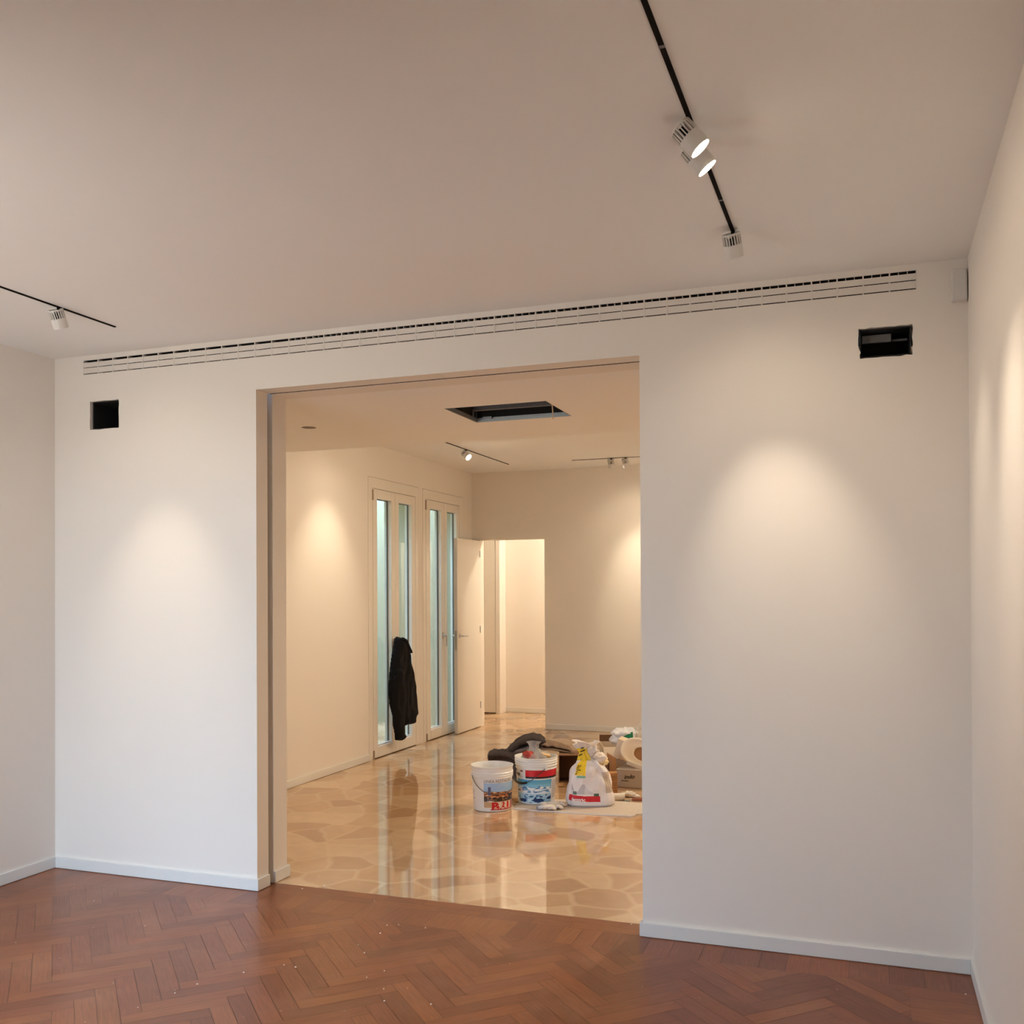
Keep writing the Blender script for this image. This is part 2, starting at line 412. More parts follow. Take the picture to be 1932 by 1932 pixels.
struct(MB().box(XL, XR, .1045, .1205, ZO+.012, ZO+.05).box(XL, XR, .1042, .1055, ZO+.0006, ZO+.012).box(XL, XR, .1180, .1208, ZO+.0006, ZO+.012).build('trim_1', M['seal_shade']), 'dark sliding door track in the slot of the opening head', 'trim')  # dark strips stand in for the shade inside the slot
struct(box_obj('trim_1', (XL-.45, XL-.045, .097, .133, .012, ZO-.01), M['seal_shade']), 'dark slab inside the sliding door pocket, standing in for its deep shade', 'trim')  # dark slab put in for the shadow of the deep pocket

mapX = lambda y, z, t: Vector((-.30+t, y, z))
W1 = (3.409, 4.400); W2 = (4.491, 5.462); WZ = 2.423
outL = [(YQ-.3, -.02), (W1[0], -.02), (W1[0], WZ), (W1[1], WZ), (W1[1], -.02), (W2[0], -.02), (W2[0], WZ), (W2[1], WZ), (W2[1], -.02), (YW+.1, -.02), (YW+.1, HB+.2), (YQ-.3, HB+.2)]
struct(plate('wall_left', [outL], .30, mapX, M['wall']), 'white left wall running through both rooms with two glazed doors far along', 'wall')
struct(box_obj('wall_right', (W, W+.2, YR-.3, YW+.1, -.02, HB+.2), M['wall']), 'white right wall lit by the ceiling spots at the right edge', 'wall')
# back wall of the back room with a doorway
DX0, DX1, DZ = .095, .817, 1.985
mapK = lambda x, z, t: Vector((x, YW+.10-t, z))
outK = [(0, -.02), (DX0, -.02), (DX0, DZ), (DX1, DZ), (DX1, -.02), (W, -.02), (W, HB+.1), (0, HB+.1)]
struct(plate('wall_back', [outK], .10, mapK, M['wall']), 'cream back wall of the far room with a lit doorway', 'wall')
# rear wall behind the photographer with a tall window opening
RWX0, RWX1, RWZ = .25, 1.70, 2.42
mapQ = lambda x, z, t: Vector((x, YQ-t, z))
outR = [(0, -.02), (RWX0, -.02), (RWX0, RWZ), (RWX1, RWZ), (RWX1, -.02), (XQ, -.02), (XQ, H+.1), (0, H+.1)]
struct(plate('wall_rear', [outR], .28, mapQ, M['wall']), 'white window wall facing the opening, outside the frame at left', 'wall')
ra = MB(); ra.box(XQ-.2, XQ, YR-.1, YQ-.28, -.02, H+.1); ra.box(XQ, W, YR-.15, YR, -.02, H+.1)
struct(ra.build('wall_rear', M['wall']), 'white alcove walls behind and beside the camera', 'wall')
# hall beyond the doorway
hb = MB(); hb.box(-1.3, 2.6, 7.00, 7.35, -.02, HB+.1)
struct(hb.build('wall_hall_back', M['wall']), 'cream end wall of the lit hall seen through the doorway', 'wall')
hb = MB(); hb.box(-1.4, -1.3, YW+.1, 7.35, -.02, HB+.1); hb.box(2.5, 2.6, YW+.1, 7.35, -.02, HB+.1); hb.box(-1.4, -.3, YW+.0, YW+.1, -.02, HB+.1)
struct(hb.build('wall_hall_side', M['wall']), 'side walls closing off the hall beyond the doorway', 'wall')
# ---- ceilings
struct(box_obj('ceiling', (-.02, W+.02, YR-.1, YA-.002, H, H+.12), M['ceil']), 'plain beige ceiling of the front room', 'ceiling')
HX0, HX1, HY0, HY1 = 1.885, 2.455, .775, 1.235
def circ(cx, cy, r, n=28): return [(cx+r*math.cos(2*PI*i/n), cy+r*math.sin(2*PI*i/n)) for i in range(n)]
mapS = lambda x, y, t: Vector((x, y, ZO+t))
DL = ((.685, 1.03), (.897, 1.03))
struct(plate('ceiling', [rect(0, W, YB, YS), rect(HX0, HX1, HY0, HY1)]+[circ(a, b, .044) for a, b in DL], .02, mapS, M['ceil']),
       'lowered ceiling just past the opening with a square open hatch', 'ceiling')
struct(box_obj('ceiling', (0, W, YS-.02, YS, ZO+.02, HB), M['ceil']), 'step up at the far edge of the lowered ceiling', 'ceiling')
struct(box_obj('ceiling', (-.02, W+.02, YB, YW+.02, HB, HB+.1), M['ceil']), 'higher pale ceiling of the far part of the back room', 'ceiling')
struct(box_obj('ceiling', (-1.4, 2.6, YW+.02, 7.4, HB-.0, HB+.1), M['ceil']), 'ceiling of the lit hall beyond the doorway', 'ceiling')
# ---- baseboards
BH, BT = .058, .012
def baseb(name, boxes, label):
    mb = MB()
    for b in boxes: mb.box(*b)
    return struct(mb.build(name, M['base'], bevel=.002), label, 'baseboard')
baseb('baseboard_middle', [(BT, XL+BT, -BT, 0, .002, BH), (XL, XL+BT, 0, YA-.002, .002, BH)], 'white baseboard of the dividing wall left of the opening')
baseb('baseboard_middle', [(XL, XL+BT, YP-.002, YB+BT, .002, BH), (.012, XL, YB, YB+BT, .002, BH)], 'short white baseboard on the rear jamb past the door pocket')
baseb('baseboard_middle', [(XR-BT, W-BT, -BT, 0, .002, BH), (XR-BT, XR, 0, YB, .002, BH)], 'white baseboard of the dividing wall right of the opening')
baseb('baseboard_left', [(0, BT, YQ, -.0, .002, BH)], 'white baseboard of the left wall in the front room')
baseb('baseboard_left', [(0, BT, YB, W1[0]-.002, .002, BH)], 'cream baseboard along the left wall of the back room')
baseb('baseboard_right', [(W-BT, W, YR, 0, .002, BH)], 'white baseboard along the right wall')
baseb('baseboard_back', [(DX1+.012, W-.012, YW-BT, YW, .002, BH)], 'white baseboard under the far back wall')
baseb('baseboard_hall', [(-.12, 2.5, 7.00-BT, 7.00, .002, BH)], 'white baseboard at the end of the lit hall')

# ---- glazed doors (windows) in the left wall of the back room
def glazed(idx, y0, y1, leaf0, leafm, leaf1, panes, label):
    t = thing('window_%d' % idx, label, 'window', (0, (y0+y1)/2, 0), kind='structure')
    oy = -(y0+y1)/2
    def B(mb, ya, yb, za, zb, xa, xb): mb.box(xa, xb, ya+oy, yb+oy, za, zb)
    top = 2.325
    f = MB(); B(f, y0+.003, leaf0-.004, 0, WZ-.003, -.075, .001); B(f, leaf1+.004, y1-.003, 0, WZ-.003, -.075, .001); B(f, leaf0-.004, leaf1+.004, top+.004, WZ-.003, -.075, .001)
    f.build('window_frame', M['win'], t)
    g = MB(); B(g, leaf0-.004, leaf1+.004, .004, top+.004, -.074, -.062)   # rebate behind the leaf gaps
    g2 = MB(); B(g2, leaf0-.004, leaf0+.001, .004, top+.004, -.05, -.012); B(g2, leaf1-.001, leaf1+.004, .004, top+.004, -.05, -.012); B(g2, leaf0, leaf1, top-.001, top+.004, -.05, -.012); B(g2, leaf0, leaf1, .0, .007, -.06, -.006)
    g2.build('seal', M['seal_shade'], t)
    for i, (la, lb, (pa, pb)) in enumerate(((leaf0, leafm, panes[0]), (leafm, leaf1, panes[1]))):
        za, zb = .098, 2.245
        l = MB(); la_, lb_ = la+.0015, lb-.0015
        B(l, la_, pa, .007, top, -.07, .002); B(l, pb, lb_, .007, top, -.07, .002); B(l, pa, pb, .007, za, -.07, .002); B(l, pa, pb, zb, top, -.07, .002)
        lo = l.build('leaf', M['win'], t, bevel=.002)
        k_ = MB()
        for (a, b, c, d) in ((pa, pa+.006, za, zb), (pb-.006, pb, za, zb), (pa, pb, za, za+.006), (pa, pb, zb-.006, zb)): B(k_, a, b, c, d, -.045, -.034)
        k_.build('gasket', M['gasket'], lo)
        bd = MB(); B(bd, pa, pb, za, za+.014, -.034, -.012); bd.build('glazing_bead', M['base'], lo)
        p = MB(); B(p, pa, pb, za, zb, -.042, -.036); p.build('pane', M['glass'], lo)
    for z0, z1 in ((2.225, 2.315), (.0, .075)):
        h = MB(); h.tube([(.006, leaf0-.004+oy, z0), (.006, leaf0-.004+oy, z1)], .0085, 12); h.build('hinge', M['hinge'], t, smooth=True, angle=40)
    return t
w1 = glazed(1, *W1, 3.493, 3.913, 4.325, ((3.570, 3.838), (3.986, 4.250)), 'white glazed double door nearer the opening, black jacket hung on it')
w2 = glazed(2, *W2, 4.561, 4.990, 5.374, ((4.657, 4.919), (5.062, 5.304)), 'white glazed double door in the corner, half behind the open door')
def win_handle(parent, y, z):
    oy = -parent.location.y
    pl = MB(); pl.box(.0, .007, y-.014+oy, y+.014+oy, z-.035, z+.035); p = pl.build('handle_plate', M['chrome'], parent, bevel=.003)
    h = MB(); h.tube([(.006, y+oy, z), (.045, y+oy, z)], .008, 10); h.tube([(.045, y+oy, z+.006), (.047, y+oy, z-.05), (.045, y+oy, z-.105)], [.009, .008, .0065], 10)
    h.build('handle', M['chrome'], p, smooth=True, angle=50)
win_handle(w1, 3.945, 1.0); win_handle(w2, 4.945, 1.0)
# outside of the glazed doors
ex = MB(); ex.box(-1.9, -.30, 1.5, 8.5, -.12, -.02)
struct(ex.build('floor', M['ext_floor']), 'pale paving of the narrow yard outside the glazed doors', 'paving')
ex = MB(); ex.box(-2.1, -1.9, 1., 8.8, -.1, 4.4); ex.box(-1.9, -.30, 1.3, 1.5, -.1, 4.4); ex.box(-1.9, -.302, 5.69, 5.71, -.1, 4.4)  # enclosure shaped to cut the sky light at the glazed doors
struct(ex.build('wall_yard', M['ext']), 'tall pale green yard walls outside the glazed doors, closed in to cut sky light', 'wall')
ex = MB()
for a, b in (W1, W2):
    for y in (a, b-.012): ex.box(-.30, -.077, y, y+.012, -.02, WZ-.012)
    ex.box(-.30, -.077, a+.012, b-.012, WZ-.012, WZ)
struct(ex.build('trim_2', M['ext']), 'pale green rendered reveals outside the glazed doors', 'trim')
# rear window behind the camera
t = thing('window_3', 'tall white casement window in the wall left of the camera', 'window', ((RWX0+RWX1)/2, YQ-.14, 0), kind='structure')
hw = (RWX1-RWX0)/2
f = MB()
for a, b in ((-hw, -hw+.06), (-.05, .05), (hw-.06, hw)): f.box(a, b, -.03, .03, 0, RWZ)
f.box(-hw, hw, -.03, .03, 0, .07); f.box(-hw, hw, -.03, .03, RWZ-.06, RWZ)
f.build('window_frame', M['win'], t, bevel=.003)
for a, b in ((-hw+.06, -.05), (.05, hw-.06)):
    g = MB(); g.box(a, b, -.004, .004, .07, RWZ-.06); g.build('pane', M['glass'], t)

# ---- doors
t = thing('door_1', 'plain white door standing open into the far room beside the glazed doors', 'door', (.0855, 5.69, 0), kind='structure')
d = MB(); d.box(-.0175, .0175, -.61, .026, .008, 1.978); d.build('door_leaf', M['door'], t, bevel=.0015)
d = MB(); d.box(-.0178, .0178, -.6115, -.6095, .008, 1.978); de = d.build('door_edge', M['door_edge'], t)
d = MB(); d.box(-.010, .010, -.6135, -.611, .847, 1.044); d.build('lock_plate', M['steel'], de)
for s in (-1, 1):
    h = MB(); h.lathe([(.022, 0), (.022, .008), (.0, .008)], 20); 
    T = Matrix.Translation((s*.0175, -.555, .99)) @ Matrix.Rotation(s*PI/2, 4, 'Y')
    h.v = [tuple(T @ Vector(p)) for p in h.v]
    ro = h.build('handle_rose', M['chrome'], t, smooth=True, angle=40)
    h = MB(); h.tube([(s*.025, -.555, .99), (s*.058, -.555, .99), (s*.066, -.547, .99), (s*.066, -.45, .99)], .0085, 10); h.build('handle', M['chrome'], ro, smooth=True, angle=50)
d = MB()
for z in (.2, 1.0, 1.8): d.tube([(.02, .0, z), (.02, .0, z+.07)], .006, 10)
d.build('hinge', M['chrome'], t, smooth=True, angle=50)
# closed door in the hall, set forward on the left
t = thing('door_2', 'cream flush door closed at the left end of the lit hall', 'door', (-.70, 6.80, 0), kind='structure')
d = MB(); d.box(-.58, .55, 0, .04, .012, 2.05); d.build('door_leaf', M['door'], t, bevel=.002)
d = MB(); d.box(.555, .605, -.004, .198, 0, HB); d.box(-.6, .555, .0, .198, 2.056, HB); d.build('door_frame', M['wall'], t)

# ---- linear air grille in the dividing wall
t = thing('air_grille', 'long white slotted air grille under the ceiling across the dividing wall', 'air grille', (0, 0, GZ0))
hgt = GZ1-GZ0
g = MB(); g.box(GX0, GX1, .085, .09, 0, hgt); g.build('plenum', M['cavity'], t)
g = MB(); g.box(GX0, GX1, -.0015, .002, hgt-.0025, hgt); g.box(GX0, GX1, -.0015, .002, 0, .002); g.box(GX0, GX0+.002, -.0015, .03, 0, hgt); g.box(GX1-.002, GX1, -.0015, .03, 0, hgt)
g.build('frame', M['grille'], t)
for z0, z1 in ((.0065, .0345), (.0385, .0625)):
    g = MB(); T = None
    vs = [(GX0+.002, -.001, z1), (GX0+.002, .001, z0), (GX0+.002, .016, z0+.004), (GX0+.002, .016, z1-.001)]
    vs += [(GX1-.002, b, c) for a, b, c in vs]
    g.add(vs, [(0, 1, 2, 3), (7, 6, 5, 4), (0, 4, 5, 1), (1, 5, 6, 2), (2, 6, 7, 3), (3, 7, 4, 0)])
    g.build('slat', M['grille'], t)
g = MB(); g.box(GX0, GX1, .003, .09, hgt-.0012, hgt-.0002); g.build('slot_top_shade', M['cavity'], t)  # dark strip over the plaster, standing in for shade in the top slot
n = 42; px_ = (GX1-GX0)/n; g = MB(); g.box(-.0025, .0025, -.0012, .03, .001, hgt-.001); dv0 = g.build('divider', M['grille'], t)
g = MB(); g.box(-.0011, .0011, .004, .03, .0625, hgt-.001); fn0 = g.build('fin', M['grille'], t)
for i in range(1, n):
    o = dv0 if i == 1 else dv0.copy()
    if i > 1: COL.objects.link(o); o.parent = t
    o.location.x = GX0+i*px_
for i in range(13, n):
    for q in (1, 2):
        o = fn0 if (i, q) == (13, 1) else fn0.copy()
        if (i, q) != (13, 1): COL.objects.link(o); o.parent = t
        o.location.x = GX0+(i+q/3)*px_

# ---- raw holes: ducts behind
def duct(name, x0, x1, z0, z1, label, grey=False):
    t = thing(name, label, 'duct', ((x0+x1)/2, .0, z0))
    w_ = (x1-x0)/2; h_ = z1-z0; m = MB(); k_ = .004
    y0, y1 = .012, .235
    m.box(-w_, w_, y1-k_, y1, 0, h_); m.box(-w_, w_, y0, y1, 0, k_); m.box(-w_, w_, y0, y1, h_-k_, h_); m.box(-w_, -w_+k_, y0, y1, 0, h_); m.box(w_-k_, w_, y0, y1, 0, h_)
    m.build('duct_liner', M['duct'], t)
    if grey:
        m = MB(); m.box(-w_+.008, .022, YA-.03, YA-.015, h_-.040, h_-.010); m.build('damper_blade', M['duct_grey'], t)
        m = MB(); m.box(.026, w_-.01, YA, YA+.01, h_-.034, h_-.026); m.build('damper_blade', M['duct_grey'], t)
    return t
duct('air_duct', .241, .416, 2.276, 2.4165, 'dark square duct mouth in the wall hole left of the opening')
duct('air_duct', 3.980, 4.163, 2.3195, 2.4275, 'dark duct mouth with a grey blade in the ragged hole at upper right', True)

# ---- motion sensor in the corner
t = thing('motion_sensor', 'small white motion sensor box in the upper right corner of the dividing wall', 'sensor', (4.330, 0, 2.495))
m = MB(); m.box(-.027, .0265, -.034, .0005, 0, .12); m.build('housing', M['sensor'], t, bevel=.008, seg=3)
m = MB(); m.lathe([(.0, -.002), (.0024, -.002), (.0024, 0)], 12); T = Matrix.Translation((-.019, -.0345, .10)) @ Matrix.Rotation(PI/2, 4, 'X'); m.v = [tuple(T @ Vector(p)) for p in m.v]; m.build('indicator', M['blackdot'], t)

# ---- ceiling hatch
t = thing('ceiling_hatch', 'open square access hatch in the lowered ceiling, dark inside', 'hatch', ((HX0+HX1)/2, (HY0+HY1)/2, ZO))
a, b = (HX1-HX0)/2, (HY1-HY0)/2
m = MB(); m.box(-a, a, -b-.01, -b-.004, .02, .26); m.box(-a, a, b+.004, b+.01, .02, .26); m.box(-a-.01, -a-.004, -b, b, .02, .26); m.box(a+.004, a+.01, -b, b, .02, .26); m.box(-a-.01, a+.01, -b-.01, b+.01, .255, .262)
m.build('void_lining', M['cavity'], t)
m = MB(); m.box(-a, a, b-.003, b, -.001, .024); m.box(-a, -a+.003, -b, b, -.001, .024); m.box(a-.003, a, -b, b, -.001, .024); m.box(-a, a, -b, -b+.003, -.001, .024)
m.build('frame', M['steel'], t)
m = MB(); m.box(-a+.01, -a+.018, b-.09, b-.082, .01, .06); m.build('bracket', M['steel'], t); m = MB(); m.box(-a+.045, -a+.10, b-.02, b-.014, .012, .026); m.build('bracket', M['steel'], t)
m = MB(); m.box(-a+.02, a-.02, b-.10, b-.07, .05, .09); m.build('rail', M['duct_grey'], t)
m = MB(); m.box(-a+.06, -a+.2, -b+.02, -b+.16, .05, .12); m.build('duct_end', M['card_dark'], t)
m = MB(); pts = []
for i in range(12):
    q = i/11; pts.append((2.418-.035*q+.02*math.sin(q*PI), .80+.32*q, ZO+.252*(1-q)**1.6-.03*q*q))
m.tube(pts, .0035, 8); setp(m.build('cable', M['cable'], None, smooth=True), 'pale loose cable hanging out of the open ceiling hatch', 'cable')
for i, (x_, y_) in enumerate(DL):
    m = MB(); m.lathe([(.044, 0), (.0435, .06), (0, .062)], 28, (x_, y_, ZO))
    setp(m.build('downlight_housing', M['plaster'], None, smooth=True, angle=40), ('empty round downlight hole half hidden by the door jamb', 'empty round downlight hole in the lowered ceiling nearer the hatch')[i], 'downlight hole', 'downlight holes in the lowered ceiling')

# ================================================================ TRACK LIGHTING
def track(name, p0, p1, w_, z, label, joints=()):
    t = thing(name, label, 'lighting track', (p0[0], p0[1], z))
    d = Vector((p1[0]-p0[0], p1[1]-p0[1], 0)); L_ = d.length; t.rotation_euler = (0, 0, math.atan2(d.y, d.x))
    m = MB(); m.box(0, L_, -w_/2, w_/2, -.004, .0); m.build('rail', M['track'], t)
    for j in joints:
        m = MB(); m.box(j-.006, j+.006, -w_/2-.0006, w_/2+.0006, -.0046, -.001); m.build('joint', M['duct_grey'], t)
    return t
track('light_track', (3.578, -.58), (3.578, -3.3), .0125, H, 'black ceiling track on the right carrying three spotlights', (.30, 1.23))
track('light_track', (.748, -.39), (.748, -2.8), .0115, H, 'black ceiling track at the upper left edge with one spotlight')
track('light_track', (.628, 5.17), (.628, 2.15), .010, HB, 'thin dark ceiling track in the back room near the glazed doors', (.95,))
track('light_track', (1.30, 5.12), (2.9, 5.12), .008, HB, 'thin dark ceiling track along the far wall with paired spotlights')

LD, LLen = .0315, .080        # lamp radius and length
def lamp_proto():
    t = thing('track_spotlight', 'x', 'spotlight')
    m = MB(); m.tube([(0, 0, 0), (0, 0, -.048)], .0055, 12); m.build('stem', M['track'], t, smooth=True, angle=40)
    hd = MB(); hd.lathe([(0, -.002), (LD, -.002), (LD, -LLen*.52), (LD, -LLen+.001), (LD-.003, -LLen), (LD-.004, -LLen+.006)], 40)
    # only the front half is a smooth shell; the rear half is finned
    hd = MB(); hd.lathe([(.0, -LLen*.46), (LD, -LLen*.46), (LD, -LLen+.001), (LD-.0025, -LLen), (LD-.0035, -LLen+.006)], 40)
    head = hd.build('head', M['lamp_white'], t, smooth=True, angle=40)
    c = MB(); c.lathe([(0, -.012), (LD-.0075, -.010), (LD-.0075, -LLen*.47)], 28); c.build('core', M['lamp_dark'], head, smooth=True, angle=40)
    f = MB(); nf = 20
    for i in range(nf):
        a_ = 2*PI*i/nf; T = Matrix.Rotation(a_, 4, 'Z'); f.box(LD-.009, LD, -.0017, .0017, -LLen*.47, -.002, T=T)
    f.rings([[(r_*math.cos(2*PI*k_/40), r_*math.sin(2*PI*k_/40), z_) for k_ in range(40)] for r_, z_ in ((LD-.006, 0.), (LD, 0.), (LD, -.005), (LD-.006, -.005), (LD-.006, 0.))], False)
    f.box(-.006, .006, -LD+.004, LD-.004, -.012, -.003)
    f.build('heat_sink', M['lamp_white'], head)
    l = MB(); l.lathe([(0, -LLen+.004), (LD-.0035, -LLen+.004)], 32); l.f = [list(reversed(q)) for q in l.f]
    l.build('lens', M['lens'], head)
    return t
LAMP = lamp_proto(); first = [True]
def lamp(x, y, z, aim, label, energy, cone=44, blend=1., spill=.17, group=None, col=(1., .83, .63), drop=.05):
    t = LAMP if first[0] else copy_tree(LAMP); first[0] = False
    t.location = (x, y, z); t['label'] = label
    if group: t['group'] = group
    d = (Vector(aim)-Vector((x, y, z-drop))).normalized()
    q = (-d).to_track_quat('Z', 'Y')
    for ch in t.children:
        if ch.name.startswith('head'):
            ch.rotation_mode = 'QUATERNION'; ch.rotation_quaternion = q
            ch.location = Vector((0, 0, -drop)) - d*(LLen*.45)
    li = bpy.data.lights.new('spot', 'SPOT'); li.energy = energy; li.spot_size = math.radians(cone); li.spot_blend = blend; li.color = col; li.shadow_soft_size = .022
    lo = bpy.data.objects.new('spot_beam', li); COL.objects.link(lo); lo.parent = t
    lo.rotation_mode = 'QUATERNION'; lo.rotation_quaternion = q; lo.location = Vector((0, 0, -drop)) + d*(LLen*.55+.012)
    li = bpy.data.lights.new('spill', 'SPOT'); li.energy = energy*spill; li.spot_size = math.radians(125); li.spot_blend = 1.; li.color = col; li.shadow_soft_size = .026
    lo = bpy.data.objects.new('spot_spill', li); COL.objects.link(lo); lo.parent = t
    lo.rotation_mode = 'QUATERNION'; lo.rotation_quaternion = q; lo.location = Vector((0, 0, -drop)) + d*(LLen*.55+.014)
    return t
SP = 24.; WB = (1., .82, .58)
gf = 'spotlights on the front room tracks'; gb = 'spotlights in the back room'
lamp(3.577, -1.447, H, (4.36, -1.30, 1.68), 'white spotlight with bright lens nearest the camera on the right track', SP*.42, group=gf)
lamp(3.577, -1.325, H, (4.36, -1.09, 1.60), 'white spotlight just behind the nearest one, its lens seen edge-on', SP*.42, group=gf)
lamp(3.578, -.600, H, (3.71, 0, 1.42), 'white finned spotlight at the far end of the right track', SP*1.0, group=gf)
lamp(.748, -.728, H, (.70, 0, 1.15), 'white spotlight hanging from the left track', SP*.85, group=gf)
lamp(.628, 4.069, HB, (1.30, 3.80, 2.09), 'white spotlight with glowing lens on the track by the glazed doors', SP*.9, group=gb, col=WB)
lamp(1.690, 5.12, HB, (1.76, YW, 1.40), 'left one of the two white spotlights facing the far wall', SP*.6, group=gb, col=WB)
lamp(1.830, 5.12, HB, (2.05, YW, 1.36), 'right one of the two white spotlights facing the far wall', SP*1.2, group=gb, col=WB, cone=60)
lamp(.628, 2.72, HB, (0, 2.69, 1.30), 'spotlight hidden past the lowered ceiling, lighting the left wall', SP*1.15, group=gb, col=WB, cone=64)
lamp(2.60, 5.12, HB, (2.7, YW, 1.6), 'unseen spotlight added at the right end of the far track for warm fill light', SP*.9, group=gb, col=WB)  # unseen lamp added to brighten the back room
# unseen lamps added on the same tracks for warm ambient light
lamp(.748, -1.90, H, (0, -1.9, 2.1), 'added left track spotlight outside the frame, turned to the left wall for ambient light', SP*1.6, group=gf, spill=.4)
lamp(.748, -2.45, H, (0, -2.45, 2.1), 'rearmost left track spotlight, unseen and added for ambient light', SP*1.6, group=gf, spill=.4)
lamp(3.577, -2.60, H, (4.36, -2.6, 2.1), 'added right track spotlight outside the frame, turned to the right wall for ambient light', SP*1.3, group=gf, spill=.4)
track('light_track', (3.70, 5.2), (3.70, 2.15), .010, HB, 'unseen dark ceiling track added on the right of the back room for fill spotlights')  # unseen track added to carry the fill lamps
for y_, n_ in ((2.7, 'nearest'), (3.7, 'middle'), (4.7, 'farthest')):  # unseen lamps added to lift the light on walls and floor
    lamp(3.70, y_, HB, ((0, 2.3, .7) if y_ < 3 else (2.85, .9, 0) if y_ < 4 else (W, y_, 1.6)), n_+' unseen spotlight added on the right-hand track to brighten the back room', SP*(2.5 if y_ < 3 else 4.6 if y_ < 4 else 3.3), group=gb, col=WB, cone=80, spill=.5)
# lamp that lights the hall
li = bpy.data.lights.new('hall_lamp', 'POINT'); li.energy = 42; li.color = (1., .86, .66); li.shadow_soft_size = .08
lo = bpy.data.objects.new('hall_ceiling_lamp_light', li)
t = thing('ceiling_lamp', 'round ceiling lamp of the hall, hidden beyond the doorway', 'lamp', (1.55, 6.42, HB))
m = MB(); m.lathe([(0, 0), (.12, 0), (.12, -.03), (0, -.031)], 32); m.build('lamp_body', M['lamp_white'], t, smooth=True, angle=40)
COL.objects.link(lo); lo.parent = t; lo.location = (0, 0, -.14)

# ================================================================ JACKET
def inflate(name, outline, T_, m, parent, X0, bias=0., step=.012, wr=.006, seed=0., sway=None):
    """soft hanging cloth: outline in (y, z), swelling away from the wall plane X0"""
    ys = [p[0] for p in outline]; zs = [p[1] for p in outline]
    def inside(y, z):
        c = False; j = len(outline)-1
        for i in range(len(outline)):
            (yi, zi), (yj, zj) = outline[i], outline[j]
            if (zi > z) != (zj > z) and y < (yj-yi)*(z-zi)/(zj-zi)+yi: c = not c
            j = i
        return c
    def dist(y, z):
        d = 9.
        for i in range(len(outline)):
            a, b = Vector(outline[i]), Vector(outline[(i+1) % len(outline)]); p = Vector((y, z)); ab = b-a
            t_ = max(0, min(1, (p-a).dot(ab)/max(1e-9, ab.dot(ab)))); d = min(d, (a+ab*t_-p).length)
        return d
    cu = bpy.data.curves.new('o', 'CURVE')
    bm = bmesh.new()
    ny = int((max(ys)-min(ys))/step)+2; nz = int((max(zs)-min(zs))/step)+2
    g = {}
    for i in range(ny+1):
        for k_ in range(nz+1):
            y = min(ys)-step/2+i*step; z = min(zs)-step/2+k_*step
            if inside(y, z) or dist(y, z) < step*.55:
                # pull border samples onto the outline
                if not inside(y, z):
                    best = None
                    for q in range(len(outline)):
                        a, b = Vector(outline[q]), Vector(outline[(q+1) % len(outline)]); p = Vector((y, z)); ab = b-a
                        t_ = max(0, min(1, (p-a).dot(ab)/max(1e-9, ab.dot(ab)))); c = a+ab*t_
                        if best is None or (c-p).length < best[0]: best = ((c-p).length, c)
                    y, z = best[1]; d = 0.
                else: d = dist(y, z)
                D = .06; s_ = min(1, d/D); th = T_*math.sqrt(max(0, 1-(1-s_)**2))
                w_ = mnoise.noise((y*22+seed, z*5, seed))*wr*s_*2 + mnoise.noise((y*9+z*7, z*9-y*5, seed+3))*wr*2*s_
                g[i, k_] = (bm.verts.new((X0+th+w_+.003, y, z)), bm.verts.new((X0-.0*th, y, z)))
    for (i, k_) in list(g):
        q = [g.get(c) for c in ((i, k_), (i+1, k_), (i+1, k_+1), (i, k_+1))]
        if all(q):
            bm.faces.new([v[0] for v in q]); bm.faces.new([v[1] for v in reversed(q)])
    be = [e for e in bm.edges if e.is_boundary]
    try: bmesh.ops.bridge_loops(bm, edges=be)
    except Exception: pass
    bmesh.ops.recalc_face_normals(bm, faces=bm.faces)
    me = bpy.data.meshes.new(name); bm.to_mesh(me); bm.free(); me.materials.append(m)
    for p in me.polygons: p.use_smooth = True
    o = bpy.data.objects.new(name, me); COL.objects.link(o)
    if parent: o.parent = parent
    return o
JX = .055
jpt = lambda pts: [(lambda v: (v.y-4.0, v.z))(atX(x, y, JX+.05)) for x, y in pts]
jk = thing('jacket', 'black jacket hung by its collar on the glazed door handle', 'jacket', (JX, 4.0, 0))
body = [(753, 1204), (758, 1201), (763, 1203), (767, 1211), (771, 1222), (775, 1232), (776, 1246), (780, 1266), (784, 1290), (787, 1312), (788, 1345), (787, 1352), (785, 1354), (786, 1366), (775, 1368), (764, 1372), (762, 1368), (763, 1364), (759, 1356), (756, 1352), (750, 1352), (744, 1330), (742, 1300), (744, 1270), (747, 1243), (750, 1226)]
inflate('body', jpt(body), .075, M['jacket'], jk, 0., seed=1.)
sleeve = [(746, 1262), (752, 1258), (757, 1270), (758, 1300), (757, 1330), (757, 1350), (758, 1370), (759, 1383), (761, 1393), (755, 1397), (746, 1396), (745, 1384), (742, 1370), (741, 1340), (741, 1310), (743, 1280)]
sl = inflate('sleeve', jpt(sleeve), .055, M['jacket'], jk, .045, seed=5., wr=.008)
cuff = [(745, 1383), (752, 1382), (760, 1383), (761.5, 1393), (756, 1397.5), (746, 1396.5)]
inflate('cuff', jpt(cuff), .058, M['jacket'], sl, .045, seed=8., step=.009, wr=.002)
collar = [(753, 1206), (759, 1202), (764, 1205), (769, 1218), (774.5, 1229), (775.5, 1233), (771, 1233), (766, 1226), (760, 1216)]
inflate('collar', jpt(collar), .045, M['jacket'], jk, .05, seed=11., step=.009, wr=.003)

